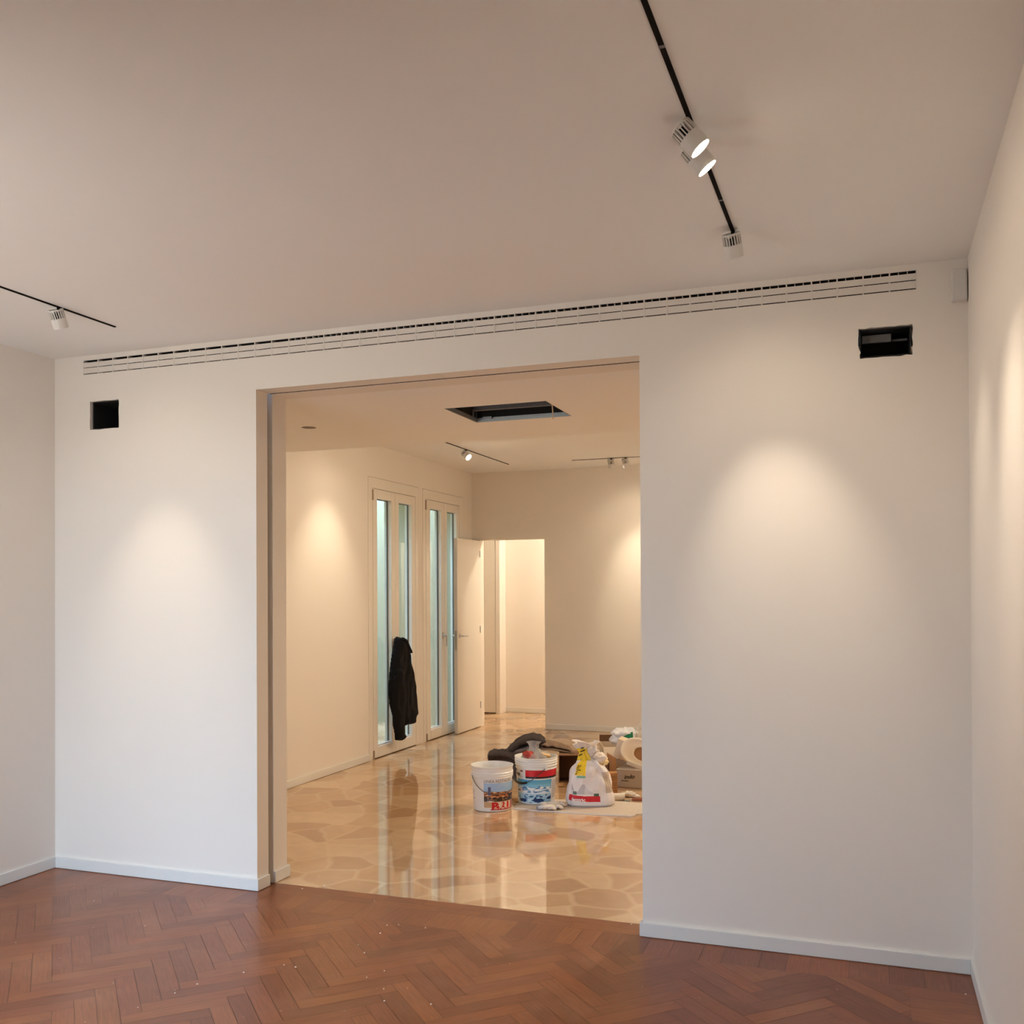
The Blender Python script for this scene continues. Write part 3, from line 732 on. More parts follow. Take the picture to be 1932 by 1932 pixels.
# ================================================================ SITE CLUTTER
FR = math.atan2(.354, .935)     # objects' fronts (-Y) turned towards the opening
def pos(x, y, z=0.):
    d = FX + RX*((x-PX)/FPX) - UX*((y-PY)/FPX); q = CAM + d*((z-CAM.z)/d.z); return q
def bucket_profile(R0, R1, h, ridges):
    """outer profile then inner; ridges = list of (z0, z1, bulge)"""
    out = [(R0-.006, 0), (R0, .004)]
    for i in range(1, 61):
        z = h*i/60; r = R0+(R1-R0)*z/h
        for a, b, g in ridges:
            if a <= z <= b: r += g
        out.append((r, z))
    rt = out[-1][0]
    out += [(rt+.001, h+.002), (rt-.003, h+.003), (rt-.005, h)]
    inn = [(R1-.006-(R1-R0)*(1-k_/10.), h*(1-(1-k_/10.)) if False else h*k_/10.) for k_ in range(10, 0, -1)]
    inn = [(R0-.004+(R1-R0)*k_/10., max(.006, h*k_/10.)) for k_ in range(9, -1, -1)]
    return out+inn+[(0, .006)]
def bucket(name, label, loc, R0, R1, h, ridges, ear_deg, mid_sign, ear_z, drop_deg, bl):
    t = thing(name, label, 'bucket', loc, FR, group='paint buckets by the opening')
    m = MB(); m.lathe([(0, .0)]+bucket_profile(R0, R1, h, ridges), 72); m.build('pail', M['pvc'], t, smooth=True, angle=38)
    a_ = math.radians(ear_deg); e1 = Vector((math.sin(a_), -math.cos(a_), 0)); e2 = Vector((-e1.y, e1.x, 0))*mid_sign
    Rr = R0+(R1-R0)*ear_z/h+.007
    al = math.radians(drop_deg); dn = e2*math.cos(al)+Vector((0, 0, -1))*math.sin(al); pts = []
    for i in range(33):
        ph = PI*i/32; c, s_ = math.cos(ph), math.sin(ph)
        pts.append(Vector((0, 0, ear_z))+e1*(Rr*(abs(c)**.75)*(1 if c > 0 else -1))+dn*(bl*s_**.9))
    m = MB(); m.tube(pts, .0024, 8); hd = m.build('bail', M['wire'], t, smooth=True)
    for s_ in (1, -1):
        m = MB(); p = e1*(Rr*s_-.004*s_); T = Matrix.Translation(Vector((p.x, p.y, ear_z))) @ Matrix.Rotation(math.atan2(e1.y*s_, e1.x*s_), 4, 'Z')
        m.box(-.006, .006, -.011, .011, -.02, .018, T=T); m.build('ear', M['pvc'], t, bevel=.003)
    return t, hd, pts
rz = lambda R0, R1, h: (lambda th, z, off=.0012: Vector(((R0+(R1-R0)*z/h+off)*math.sin(th), -(R0+(R1-R0)*z/h+off)*math.cos(th), z)))
def patch(mb, S, th0, th1, z0, z1, nx, ny, colf, off=.0012):
    for i in range(nx):
        for j in range(ny):
            a, b = th0+(th1-th0)*i/nx, th0+(th1-th0)*(i+1)/nx; c, d = z0+(z1-z0)*j/ny, z0+(z1-z0)*(j+1)/ny
            cc = colf((i+.5)/nx, (j+.5)/ny)
            if cc is None: continue
            mb.add([S(a, c, off), S(b, c, off), S(b, d, off), S(a, d, off)], [(0, 1, 2, 3)], cc)
def nz(a, b, s=0.): return mnoise.noise((a, b, s))

# --- first bucket: ruins picture and red lettering
B1 = dict(R0=.1235, R1=.137, h=.288)
b1p = Vector((1.697, 1.93, 0))+Vector((-.354, .935, 0))*.125
t1, hd1, pts1 = bucket('paint_bucket', 'white paint bucket with ruins picture and red letters standing on the bare floor', b1p, B1['R0'], B1['R1'], B1['h'],
       [(.217, .222, .004), (.230, .236, .005), (.244, .250, .005), (.279, .289, .003)], -72, 1, .236, 42, .178)
S1 = rz(**B1)
def ruins(u, v):
    n1, n2 = nz(u*6, v*6), nz(u*15, v*17, 4)
    top = .62+.05*math.sin(u*9+.6)+.07*math.exp(-((u-.45)/.16)**2)-.16*max(0, u-.6)
    if .095 < u < .155 and .5 < v < .86: return srgb(92, 94, 128) if n2 > -.1 else srgb(150, 140, 160)
    if v > top: return srgb(int(176-20*v+14*n1), int(204-16*v+8*n1), 226)
    if v > .42:
        if n2 > .28: return srgb(226, 188, 140)
        if n2 < -.25 or (u > .55 and v < .52+.1*n1): return srgb(62, 34, 24)
        return srgb(int(178+30*n1), int(104+30*n1), int(62+24*n1))
    if v > .30: return srgb(48, 34, 30) if n2 < .15 else srgb(150, 112, 84)
    if v > .24: return srgb(66, 52, 44)
    return srgb(198, 164, 124)
mb = MB(); D = math.radians
patch(mb, S1, D(-24), D(112), .030, .188, 130, 90, ruins)
patch(mb, S1, D(-2), D(112), .016, .066, 40, 8, lambda u, v: srgb(226, 206, 186), off=.0016)
def curved(S, th0, z0, R, off): return lambda x, y: S(th0+x/R, z0+y, off)
add_text(mb, 'LINEA RESTAURO', .0185, curved(S1, D(-24), .1925, .134, .0016), srgb(120, 96, 96), sx=1.05)
add_text(mb, 'BAU', .045, curved(S1, D(-2), .019, .126, .0024), srgb(196, 26, 32), weight=.0034, sx=1.42)
patch(mb, S1, D(-4), D(112), .014, .020, 40, 2, lambda u, v: srgb(186, 22, 34), off=.0026)
add_text(mb, 'restauro e', .008, curved(S1, D(-14), .068, .126, .0018), srgb(240, 236, 230), weight=.0006)
for i, s_ in enumerate(('prodotto per', 'risanamento', 'murature', 'antiche e')): add_text(mb, s_, .0065, curved(S1, D(-78), .135-.011*i, .128, .0014), srgb(120, 112, 116))
add_text(mb, 'kg 20', .008, curved(S1, D(-72), .078, .128, .0014), srgb(88, 84, 90), weight=.0004)
mb.build('label', M['print'], t1)
# --- second bucket: red band and blue alpine picture
B2 = dict(R0=.1235, R1=.1405, h=.305)
bz = .0095
b2p = Vector((1.914, 2.195, bz))+Vector((-.354, .935, 0))*.125
t2, hd2, pts2 = bucket('paint_bucket', 'white paint bucket with red band and blue mountain picture, on the board', b2p, B2['R0'], B2['R1'], B2['h'],
       [(.232, .238, .004), (.250, .257, .006), (.268, .275, .006), (.284, .290, .006), (.297, .306, .005)], 26, -1, .248, 40, .172)
m = MB(); mid = pts2[11:22]; m.tube(mid, .0085, 10); m.build('grip', M['grip'], hd2, smooth=True)
S2 = rz(**B2)
def alps(u, v):
    n1, n2, n3 = nz(u*5, v*5, 1), nz(u*8+v*5, v*13-u*3, 5), nz(u*13, v*13, 9)
    if v > .80: return srgb(int(86+40*(1-v)*4), int(168+30*(1-v)*3), 212)
    ridge = .70+.10*nz(u*5, 0, 2)+.05*nz(u*14, 0, 7)
    if v > ridge: return srgb(130, 196, 226)
    if v > .44: return srgb(236, 240, 244) if n2 > -.02 else srgb(132, 178, 214) if n2 > -.3 else srgb(74, 120, 172)
    if v > .38: return srgb(214, 232, 242)
    for (cx, cy, r1, r2) in ((.20, .10, .13, .07), (.62, .12, .15, .08), (.45, .28, .05, .035), (.70, .27, .05, .035), (.95, .20, .09, .06)):
        if ((u-cx)/r1)**2+((v-cy)/r2)**2 < 1+.5*n3: return srgb(26, 52, 104)
    if abs(u-.60-.05*math.sin(v*22)) < .022 and v < .3: return srgb(30, 58, 112)
    return srgb(150, 200, 228) if n2 > 0 else srgb(206, 230, 240) if n2 > -.2 else srgb(84, 134, 182)
mb = MB()
patch(mb, S2, D(-70), D(48), .012, .166, 120, 100, alps)
patch(mb, S2, D(-34), D(96), .187, .230, 50, 4, lambda u, v: srgb(206, 30, 44))
patch(mb, S2, D(-34), D(96), .175, .187, 50, 2, lambda u, v: srgb(24, 22, 26))
add_text(mb, 'arco', .021, curved(S2, D(-76), .190, .132, .0016), srgb(18, 16, 18), weight=.0022, sx=.92)
add_text(mb, 'san', .018, curved(S2, D(-84), .216, .132, .0016), srgb(18, 16, 18), weight=.002, sx=.9)
patch(mb, S2, D(-52), D(-43), .216, .226, 4, 3, lambda u, v: srgb(120, 24, 60), off=.0016)
patch(mb, S2, D(-76), D(-42), .184, .186, 10, 1, lambda u, v: srgb(150, 140, 140))
for i in range(11): patch(mb, S2, D(52), D(92), .150-.011*i, .154-.011*i, 8, 1, lambda u, v: srgb(168, 160, 166) if u < .9 else None)
patch(mb, S2, D(-70), D(-46), .078, .108, 10, 6, lambda u, v: srgb(226, 218, 222), off=.0018)
add_text(mb, 'idro', .010, curved(S2, D(-66), .088, .128, .0024), srgb(40, 50, 84), weight=.0012)
mb.build('label', M['print'], t2)

# --- rubbish in the second bucket
def blob(mb, c, rx, ry, rz_, amp, fr, seed, nu=36, nv=20, col=None, zmin=-1.):
    rings = []
    for j in range(nv+1):
        ph = -PI/2+PI*j/nv; rg = []
        for i in range(nu):
            th = 2*PI*i/nu; d = Vector((math.cos(ph)*math.cos(th), math.cos(ph)*math.sin(th), max(zmin, math.sin(ph))))
            k_ = 1+amp*mnoise.fractal((d.x*fr+seed, d.y*fr, d.z*fr), .9, 2., 2)
            rg.append((c[0]+d.x*rx*k_, c[1]+d.y*ry*k_, c[2]+d.z*rz_*k_))
        rings.append(rg)
    return mb.rings(rings, True, col)
T2 = Matrix.Translation(b2p) @ Matrix.Rotation(FR, 4, 'Z')
def local2(x, y, z): return T2 @ Vector((x, y, z))
t = thing('rubbish_bag', 'crumpled clear plastic bag of rubbish sticking out of the alpine bucket', 'plastic bag', b2p+Vector((0, 0, .01)), FR)
m = MB(); blob(m, (.008, 0, .245), .112, .112, .085, .25, 2.6, 3.)
rg = []
for z_, r_ in ((.285, .075), (.315, .052), (.345, .030), (.372, .030), (.392, .046)):
    rg.append([(-.015+(r_*(1+.25*math.sin(5*a_+z_*40)))*math.cos(a_), .01+(r_*.7*(1+.25*math.cos(4*a_+z_*30)))*math.sin(a_), z_) for a_ in [2*PI*i/30 for i in range(30)]])
m.rings(rg, False)
m.build('film', M['film'], t, smooth=True)
m = MB(); p = local2(-.045, -.045, .317); blob(m, (0, 0, 0), .042, .03, .026, .5, 1.8, 8.)
o = m.build('wrapper', M['redcloth'], None, smooth=True); o.location = p; o.rotation_euler = (.2, .3, FR); setp(o, 'crumpled red and white wrapper poking out of the alpine bucket', 'wrapper')
p = local2(.062, -.035, .312); o = box_obj('wood_offcut', (-.034, .034, -.02, .02, -.012, .012), M['woodcut'], None, .002); o.location = p; o.rotation_euler = (.25, .22, FR+.3); setp(o, 'small raw wood offcut lying in the alpine bucket', 'wood offcut')

# --- board on the floor
cb = [(1.797, 2.055), (1.880, 2.075), (1.925, 2.046), (2.10, 2.058), (2.30, 2.068), (2.45, 2.078), (2.575, 2.092), (2.60, 2.115), (2.592, 2.150), (2.632, 2.19), (2.650, 2.25), (2.69, 2.33), (2.72, 2.48), (2.40, 2.49), (2.2, 2.47), (1.96, 2.40), (1.755, 2.31)]
o = plate('board_sheet', [cb], .008, lambda x, y, t_: Vector((x, y, .0008+t_)), M['board_top'])
o.data.materials.append(M['board_edge'])
for p in o.data.polygons:
    if abs(p.normal.z) < .5: p.material_index = 1
setp(o, 'grey sheet of packing board with torn white edge under bucket and sack', 'board')

# --- sack of filler
sk = Vector((2.243, 2.335, bz))
t = thing('filler_sack', 'white plastic sack of filler with red band and yellow panel, neck twisted shut', 'sack', sk, FR)
SH = .30
def sack_r(z):
    """half width, half depth at height z (below the neck)"""
    k_ = [(0, .148, .088), (.012, .160, .100), (.06, .160, .104), (.13, .147, .098), (.20, .130, .088), (.25, .108, .076), (.28, .084, .064), (.30, .058, .048)]
    for (a, b, c), (d, e, f_) in zip(k_, k_[1:]):
        if z <= d: q = (z-a)/(d-a); return b+(e-b)*q, c+(f_-c)*q
    return k_[-1][1], k_[-1][2]
def sackS(th, z, off=0.):
    a, b = sack_r(z); e = .72
    sx_, sy_ = math.sin(th), -math.cos(th)
    px_ = a*math.copysign(abs(sx_)**e, sx_); py_ = b*math.copysign(abs(sy_)**e, sy_)
    n_ = Vector((px_/(a*a), py_/(b*b), 0)).normalized()
    w_ = .007*mnoise.noise((th*2.2, z*16, 2.))*(1+2.5*z/SH)+.004*mnoise.noise((th*6, z*9, 7.))+.006*math.sin(th*9+2)*max(0, (z-.19)/.11)
    if z < .012: w_ *= z/.012
    return Vector((px_-.010*(z/SH), py_, z))+n_*(w_+off)
def sack_col(u, v):
    """u: angle in degrees from the front, v: height"""
    if -62 < u < 14 and .030+.00012*(u+62)*(-1)+.012 < v < .075+.00012*(u+62)*(-1)+.006: return srgb(204, 34, 52)
    if -44 < u < -30 and .082 < v < .104: return srgb(96, 116, 108)
    if 2 < u < 12 and .072 < v < .090: return srgb(70, 104, 84)
    if -50 < u < -8 and v > .205 and v < .302: return srgb(244, 208, 44)
    if -36 < u < -8 and .190 < v < .204: return srgb(120, 180, 160)
    # printed grey house-corner picture
    if -34 < u < 2 and .085 < v < .160:
        q = (v-.085)/.075
        if abs(u+14) < 20*(1-q)*.9 and q < .85: return srgb(186, 184, 192) if u+14 < 4 else srgb(206, 204, 210)
    if -52 < u < -40 and .11 < v < .155 and (v-.11)/.045 < 1-(u+52)/12: return srgb(180, 178, 190)
    if 34 < u < 70 and .09 < v < .225: return srgb(196, 182, 168) if int(v*260) % 3 else srgb(172, 158, 146)
    return srgb(226, 222, 224)
m = MB(); nth, nzv = 300, 150
gr = [[sackS(2*PI*i/nth-PI, SH*j/nzv) for i in range(nth)] for j in range(nzv+1)]
vs = [p for r_ in gr for p in r_]
k0 = len(m.v); m.v += [tuple(p) for p in vs]
for j in range(nzv):
    for i in range(nth):
        a, b = j*nth+i, j*nth+(i+1) % nth
        m.f.append([a, b, b+nth, a+nth]); m.c.append(sack_col((i+.5)*360/nth-180, SH*(j+.5)/nzv))
m.f.append(list(range(nth-1, -1, -1))); m.c.append(srgb(226, 222, 224))
m.build('sack_body', M['sack'], t, smooth=True)
m = MB(); rg = []
for j in range(15):      # twisted neck flaring into a crumpled top that leans back to the left
    q = j/14; z_ = .292+.118*q; r_ = .060-.022*math.sin(q*PI*.9)+.030*max(0, q-.55)*2
    cx, cy = -.010-.045*q+.02*q*q, .0+.02*q
    rg.append([(cx+r_*(1+.22*math.sin(7*a_+q*3)+.15*math.sin(3*a_-q*5))*math.cos(a_), cy+r_*.72*(1+.22*math.cos(6*a_+q*4))*math.sin(a_), z_+.012*math.sin(3*a_+1)*q) for a_ in [2*PI*i/44 for i in range(44)]])
m.rings(rg, False, srgb(226, 216, 208)); 
yel = []
for i, f_ in enumerate(m.f):
    c = Vector((0, 0, 0))
    for v_ in f_: c += Vector(m.v[v_])
    c /= len(f_)
    if c.x < .0 and c.y < .02 and c.z < .372: m.c[i] = srgb(244, 208, 44)
m.build('sack_neck', M['sack'], t, smooth=True)
m = MB(); blob(m, (.052, -.02, .318), .046, .035, .030, .55, 1.5, 21., col=srgb(224, 214, 206)); blob(m, (.02, -.03, .352), .03, .024, .036, .6, 1.5, 33., col=srgb(214, 204, 198))
blob(m, (.085, .0, .285), .04, .03, .026, .5, 1.5, 41., col=srgb(232, 206, 150))
m.build('folded_top', M['sack'], t, smooth=True)
m = MB()
sc_ = lambda th0, z0, R, off, slope=0.: (lambda x, y: sackS(th0+x/R, z0+y+slope*x, off))
add_text(m, 'decotric', .024, sc_(D(-47), .0405, .17, .003, -.03), srgb(246, 240, 240), weight=.0012, sx=1.02)
m.build('lettering', M['print'], t); m = MB()
for i, s_ in enumerate(('extra fein', 'pulver', 'innen aussen', 'weiss', 'glatt')): add_text(m, s_, .0075, sc_(D(-46), .262-.0125*i, .14, .003), srgb(50, 40, 16), weight=.0005)
m.build('lettering', M['print'], t); m = MB()
for i, s_ in enumerate(('stuccatura', 'rasatura', 'gesso')): add_text(m, s_, .013, (lambda i_: lambda x, y: Vector((-.078+.008*i_+x*.55, -.052+.016*i_-.0*x, .330+.020*i_*1.+y*.9+x*.22)))(2-i), srgb(24, 20, 10), weight=.0012)
m.build('lettering', M['print'], t)

# --- work gloves
def glove(name, loc, rot, label, cuff):
    t = thing(name, label, 'glove', loc, rot, group='work gloves on the board')
    m = MB(); rg = []
    for q, rx, rz_, zc in ((-.055, .026, .010, .012), (-.05, .034, .014, .016), (-.02, .036, .017, .020), (.015, .040, .019, .022), (.04, .038, .016, .019), (.052, .030, .010, .014)):
        rg.append([(q, rx*math.cos(a_)*(1+.1*math.sin(3*a_)), zc+rz_*math.sin(a_)*(1+.15*math.sin(4*a_+q*60))) for a_ in [2*PI*i/24 for i in range(24)]])
    m.rings(rg, True); m.build('palm', M['glove'], t, smooth=True)
    for i in range(4):
        m = MB(); y0 = -.029+.0195*i; l_ = (.055, .068, .07, .052)[i]
        m.tube([(.038, y0, .018), (.038+l_*.45, y0*1.12, .030-.004*i), (.038+l_*.8, y0*1.2, .018), (.038+l_, y0*1.22, .0105)], [.010, .0105, .0098, .006], 12); m.build('finger', M['glove'], t, smooth=True)
    m = MB(); m.tube([(-.015, -.034, .016), (.012, -.056, .024), (.040, -.062, .012)], [.012, .0115, .007], 12); m.build('thumb', M['glove'], t, smooth=True)
    m = MB(); rg = []
    for q, rx, rz_ in ((-.095, .037, .015), (-.075, .034, .014), (-.052, .035, .0145)):
        rg.append([(q, rx*math.cos(a_), .016+rz_*math.sin(a_)) for a_ in [2*PI*i/24 for i in range(24)]])
    m.rings(rg, True); m.build('cuff', cuff, t, smooth=True)
    t.scale = (.85, .85, .9)
    return t
glove('work_glove', (2.035, 2.092, bz), FR+.15, 'white work glove with blue-grey cuff nearer the alpine bucket', M['glove_blue'])
glove('work_glove', (2.030, 2.190, bz), FR-.05, 'white work glove lying against the filler sack', M['glove'])

# --- cartons behind
def carton(name, label, loc, rot, w_, d_, h_, m_, th=.005):
    t = thing(name, label, 'carton', loc, rot)
    return t
# open carton lying on its side, mouth to the opening
cl = Vector((1.965, 3.02, .001)); t = thing('cardboard_box', 'brown cardboard box lying open behind the alpine bucket', 'cardboard box', cl, FR-.08)
w_, d_, h_ = .150, .22, .212; e = .005
m = MB(); m.box(-w_, w_, 0, d_, 0, e); m.box(-w_, w_, 0, d_, h_-e, h_); m.box(-w_, -w_+e, 0, d_, e, h_-e); m.box(w_-e, w_, 0, d_, e, h_-e); m.box(-w_, w_, d_-e, d_, e, h_-e)
m.build('box_body', M['card_dark'], t)
for (p0, ax, ang, bx, mm) in (((0, 0, .06), 'X', -.35, (-.06, .14, -.13, 0, 0, e), 'card'), ((0, 0, .002), 'X', .0, (-w_, w_-.02, -.13, 0, 0, e), 'card'), ((w_-e, 0, 0), 'Z', -.25, (0, e, -.14, 0, .04, h_), 'card_dark')):
    T = Matrix.Translation(p0) @ Matrix.Rotation(ang, 4, ax); m = MB(); m.box(*bx, T=T); m.build('flap', M[mm], t)
# small printed box
sb = thing('cardboard_box', 'small brown printed box standing right of the filler sack', 'cardboard box', (2.290, 2.735, .001), FR)
m = MB(); m.box(-.055, .036, -.035, .035, 0, .155); m.build('box_body', M['card'], sb, bevel=.002)
m = MB()
for z_ in (.03, .05, .075, .085, .105, .12, .13): m.box(-.02 if z_ < .06 else -.012, .030, -.0356, -.035, z_, z_+.0022)
m.box(-.028, -.026, -.0356, -.035, .02, .15); m.box(-.05, .034, -.0356, -.035, .066, .0675); m.build('print', M['ink_soft'], sb)
# tall brown flap box behind the sack
vb = thing('cardboard_box', 'worn brown box with raised flap behind the sack neck', 'cardboard box', (2.200, 2.885, .001), FR)
m = MB(); m.box(-.07, .020, -.03, .10, 0, .20); m.build('box_body', M['card_dark'], vb, bevel=.002)
Ti = (Matrix.Translation((2.200, 2.885, .001)) @ Matrix.Rotation(FR, 4, 'Z')).inverted()
fp = [Ti @ at(1145, 1420, 2.90), Ti @ at(1161, 1430, 2.79), Ti @ at(1161, 1463, 2.79), Ti @ at(1146, 1449, 2.90)]
dn_ = (fp[1]-fp[0]).cross(fp[3]-fp[0]).normalized()*.005
m = MB(); m.add(fp+[p+dn_ for p in fp], [(0, 1, 2, 3), (7, 6, 5, 4), (0, 4, 5, 1), (1, 5, 6, 2), (2, 6, 7, 3), (3, 7, 4, 0)]); m.build('flap', M['card'], vb)
# long white carton with handwriting
wb = thing('cardboard_box', 'low white carton with black handwriting lying on the floor at right', 'cardboard box', (2.252, 3.00, .001), FR-.42)
m = MB(); m.box(0, .60, 0, .20, 0, .130); m.build('box_body', M['card_white'], wb, bevel=.003)
m = MB(); add_text(m, 'indo', .030, lambda x, y: Vector((.062+x, -.0012, .062+y+.12*x)), None, weight=.0012, shear=.2, sx=1.05)
m.box(.040, .095, -.0015, -.0005, .046, .051); m.build('handwriting', M['ink'], wb)
# pale carton at the back with open flaps
pb = thing('cardboard_box', 'pale open carton behind the filler sack, flap raised', 'cardboard box', (2.165, 3.42, .001), FR)
m = MB(); e = .005; a, b, h_ = .13, .15, at(1146, 1408, 3.3).z
m.box(-a, a, -b, -b+e, 0, h_); m.box(-a, a, b-e, b, 0, h_); m.box(-a, -a+e, -b+e, b-e, 0, h_); m.box(a-e, a, -b+e, b-e, 0, h_); m.box(-a, a, -b, b, 0, e); m.build('box_body', M['card_light'], pb)
T = Matrix.Translation((0, -b, h_)) @ Matrix.Rotation(.9, 4, 'X'); m = MB(); m.box(-a, a, -.10, 0, 0, e, T=T); m.build('flap', M['card_light'], pb)
T = Matrix.Translation((0, b, h_)) @ Matrix.Rotation(.25, 4, 'X'); m = MB(); m.box(-a, a, 0, e, 0, .055, T=T); m.build('flap', M['card_dark'], pb)
# cream carton tilted on top of the white one
cb_ = thing('cardboard_box', 'cream carton resting tilted on the white carton at right', 'cardboard box', (2.252, 3.06, .180), FR-.30)
cb_.rotation_euler = (0., .30, FR-.30)
T = None
m = MB(); m.box(-.045, .22, 0, .14, .018, .158); m.build('box_body', M['card_cream'], cb_, bevel=.004)
# moulded ring (seat) leaning on the cream carton
rs = thing('plastic_seat', 'cream moulded plastic ring seat leaning on the tilted carton', 'plastic seat', (2.44, 2.975, .135), FR-.35)
T = Matrix.Translation((.02, .015, .112)) @ Matrix.Rotation(.32, 4, 'Y') @ Matrix.Rotation(-.30, 4, 'X')
def ring_pt(a_, A, B, y): return T @ Vector((A*math.copysign(abs(math.cos(a_))**.85, math.cos(a_)), y, B*math.copysign(abs(math.sin(a_))**.85, math.sin(a_))))
m = MB(); rg = []
for i in range(65):
    a_ = 2*PI*i/64
    rg.append([ring_pt(a_, A, B, y) for A, B, y in ((.070, .046, .002), (.072, .048, -.005), (.085, .056, -.006), (.140, .084, -.010), (.150, .090, -.016), (.164, .100, -.019), (.172, .106, -.014), (.173, .107, .004), (.160, .098, .008), (.080, .052, .008))])
m.rings(rg, False); m.build('ring', M['tray'], rs, smooth=True)
m = MB(); m.box(-.09, .15, -.026, -.012, -.112, -.080, T=T); m.build('front_rail', M['card_white'], rs, bevel=.006)
m = MB(); m.box(-.08, .09, .009, .014, -.06, .06, T=T); m.build('backing', M['card'], rs, bevel=.004)
m = MB(); m.box(-.01, .14, -.018, .006, .006, .034, T=T); m.build('hinge_bar', M['tray'], rs, bevel=.008)
# carrier bag with green print, and clear polythene
gb_ = thing('carrier_bag', 'white crinkled carrier bag with green print on top of the cartons', 'carrier bag', (2.23, 3.38, at(1146, 1408, 3.3).z+.004), FR)
m = MB(); blob(m, (.0, 0, .062), .105, .07, .072, .42, 1.7, 51., nu=64, nv=36); m.build('bag_body', M['whitebag'], gb_, smooth=True)
m = MB()
g_ = []
for j in range(9):
    g_.append([(.0+(i/8-.5)*.10, -.092+.012*abs(i/8-.5)+.022*(j/8)+.004*nz(i*.7, j*.7, 3), .066+(j/8-.5)*.042+(i/8-.5)*.05) for i in range(9)])
m.rings(g_, False, closed=False); m.build('print', M['green'], gb_, smooth=True)
cp = thing('polythene_bag', 'clear polythene bag slumped over the cartons at the right jamb', 'plastic bag', (2.46, 3.40, .30), FR)
m = MB(); blob(m, (.03, 0, .075), .165, .09, .115, .45, 1.4, 61., nu=48, nv=28); m.build('film', M['film2'], cp, smooth=True)

# --- small things on the floor at right
def roll(loc, rot, label):
    t = thing('paper_roll', label, 'paper roll', loc, rot)
    m = MB(); m.lathe([(.013, 0), (.025, .001), (.026, .08), (.013, .081), (.013, 0)], 28); T = Matrix.Translation((0, 0, .0262)) @ Matrix.Rotation(PI/2, 4, 'Y'); m.v = [tuple(T @ Vector(p)) for p in m.v]
    m.build('roll', M['paper'], t, smooth=True, angle=40); return t
roll((2.348, 2.53, .0), FR-.1, 'white paper roll lying on the floor right of the sack')
m = MB(); blob(m, (0, 0, .020), .044, .026, .020, .5, 2.5, 71.); blob(m, (.05, -.012, .011), .026, .011, .010, .4, 2.5, 77.)
o = m.build('crumpled_paper', M['paper'], None, smooth=True); o.location = (2.425, 2.68, .001); o.rotation_euler = (0, 0, FR-.2); setp(o, 'crumpled white paper on the floor in front of the white carton', 'crumpled paper')
tr = thing('trowel', 'trowel with reddish wooden handle lying on the floor at right', 'trowel', (2.475, 2.55, .0), FR-.05)
m = MB(); m.tube([(.0, 0, .012), (.02, 0, .014), (.06, 0, .014), (.11, 0, .015), (.118, 0, .015)], [.009, .012, .011, .0135, .008], 14); m.build('handle', M['wood'], tr, smooth=True)
m = MB(); m.tube([(0, 0, .013), (-.02, 0, .013)], .004, 8); m.box(-.075, -.015, -.028, .028, .004, .006); m.build('blade', M['steel'], tr)
m = MB(); blob(m, (0, 0, .0), .055, .045, .004, .3, 2., 81.)
o = plate('cardboard_scrap', [[(-.05, -.06), (.06, -.05), (.075, .03), (.03, .065), (-.06, .06)]], .005, lambda x, y, t_: Vector((x, y, t_)), M['card']); o.location = (1.755, 2.335, .0008); o.rotation_euler = (0, 0, FR+.1); setp(o, 'brown cardboard scrap on the floor between the two buckets', 'cardboard')

# --- moving blanket heap
def slab(mb, pts, th, Y, depth, seed, amp=.010):
    """folded sheet: bent along the given photo-line at depth Y, running back by depth"""
    P = [at(x, y, Y) for x, y in pts]
    # resample
    Q = []
    for a_, b_ in zip(P, P[1:]):
        for i in range(6): Q.append(a_.lerp(b_, i/6))
    Q.append(P[-1])
    for _ in range(3): Q = [Q[0]]+[(Q[i-1]+Q[i]*2+Q[i+1])/4 for i in range(1, len(Q)-1)]+[Q[-1]]
    dv = Vector((-.354, .935, 0)); nseg = 10; rings = []
    for i, p in enumerate(Q):
        t_ = (Q[min(i+1, len(Q)-1)]-Q[max(0, i-1)]).normalized(); n_ = t_.cross(dv).normalized()
        if n_.z < 0: n_ = -n_
        k_ = min(1, .45+i*.25, .45+(len(Q)-1-i)*.25); rg = []
        for q in range(nseg+1):
            w_ = q/nseg; e_ = math.sqrt(max(0, 1-(2*w_-1)**6)); 
            rg.append(p+dv*depth*w_+n_*(th/2*e_*k_+amp*mnoise.noise((i*.35+seed, w_*4, seed))))
        for q in range(nseg, -1, -1):
            w_ = q/nseg; e_ = math.sqrt(max(0, 1-(2*w_-1)**6))
            rg.append(p+dv*depth*w_-n_*(th/2*e_*k_)+n_*amp*mnoise.noise((i*.35+seed, w_*4, seed)))
        rings.append([(v.x, v.y, max(.003, v.z)) for v in rg])
    mb.rings(rings, True)
hp = thing('moving_blanket', 'dark grey folded moving blankets heaped behind the two buckets', 'blanket', (0, 0, 0))
m = MB(); slab(m, [(955, 1437), (964, 1422), (980, 1407), (998, 1399), (1014, 1397), (1024, 1401), (1027, 1412)], .050, 3.12, .30, 1.); m.build('top_fold', M['blanket'], hp, smooth=True)
m = MB(); slab(m, [(944, 1440), (962, 1432), (978, 1420), (998, 1414), (1022, 1417)], .045, 3.10, .30, 2.); m.build('grey_fold', M['blanket2'], hp, smooth=True)
m = MB(); slab(m, [(921, 1434), (932, 1428), (946, 1427), (962, 1430), (975, 1440), (982, 1462)], .055, 3.06, .25, 3.); slab(m, [(922, 1429), (930, 1426), (940, 1430)], .03, 3.06, .12, 6.); m.build('side_fold', M['blanket'], hp, smooth=True)
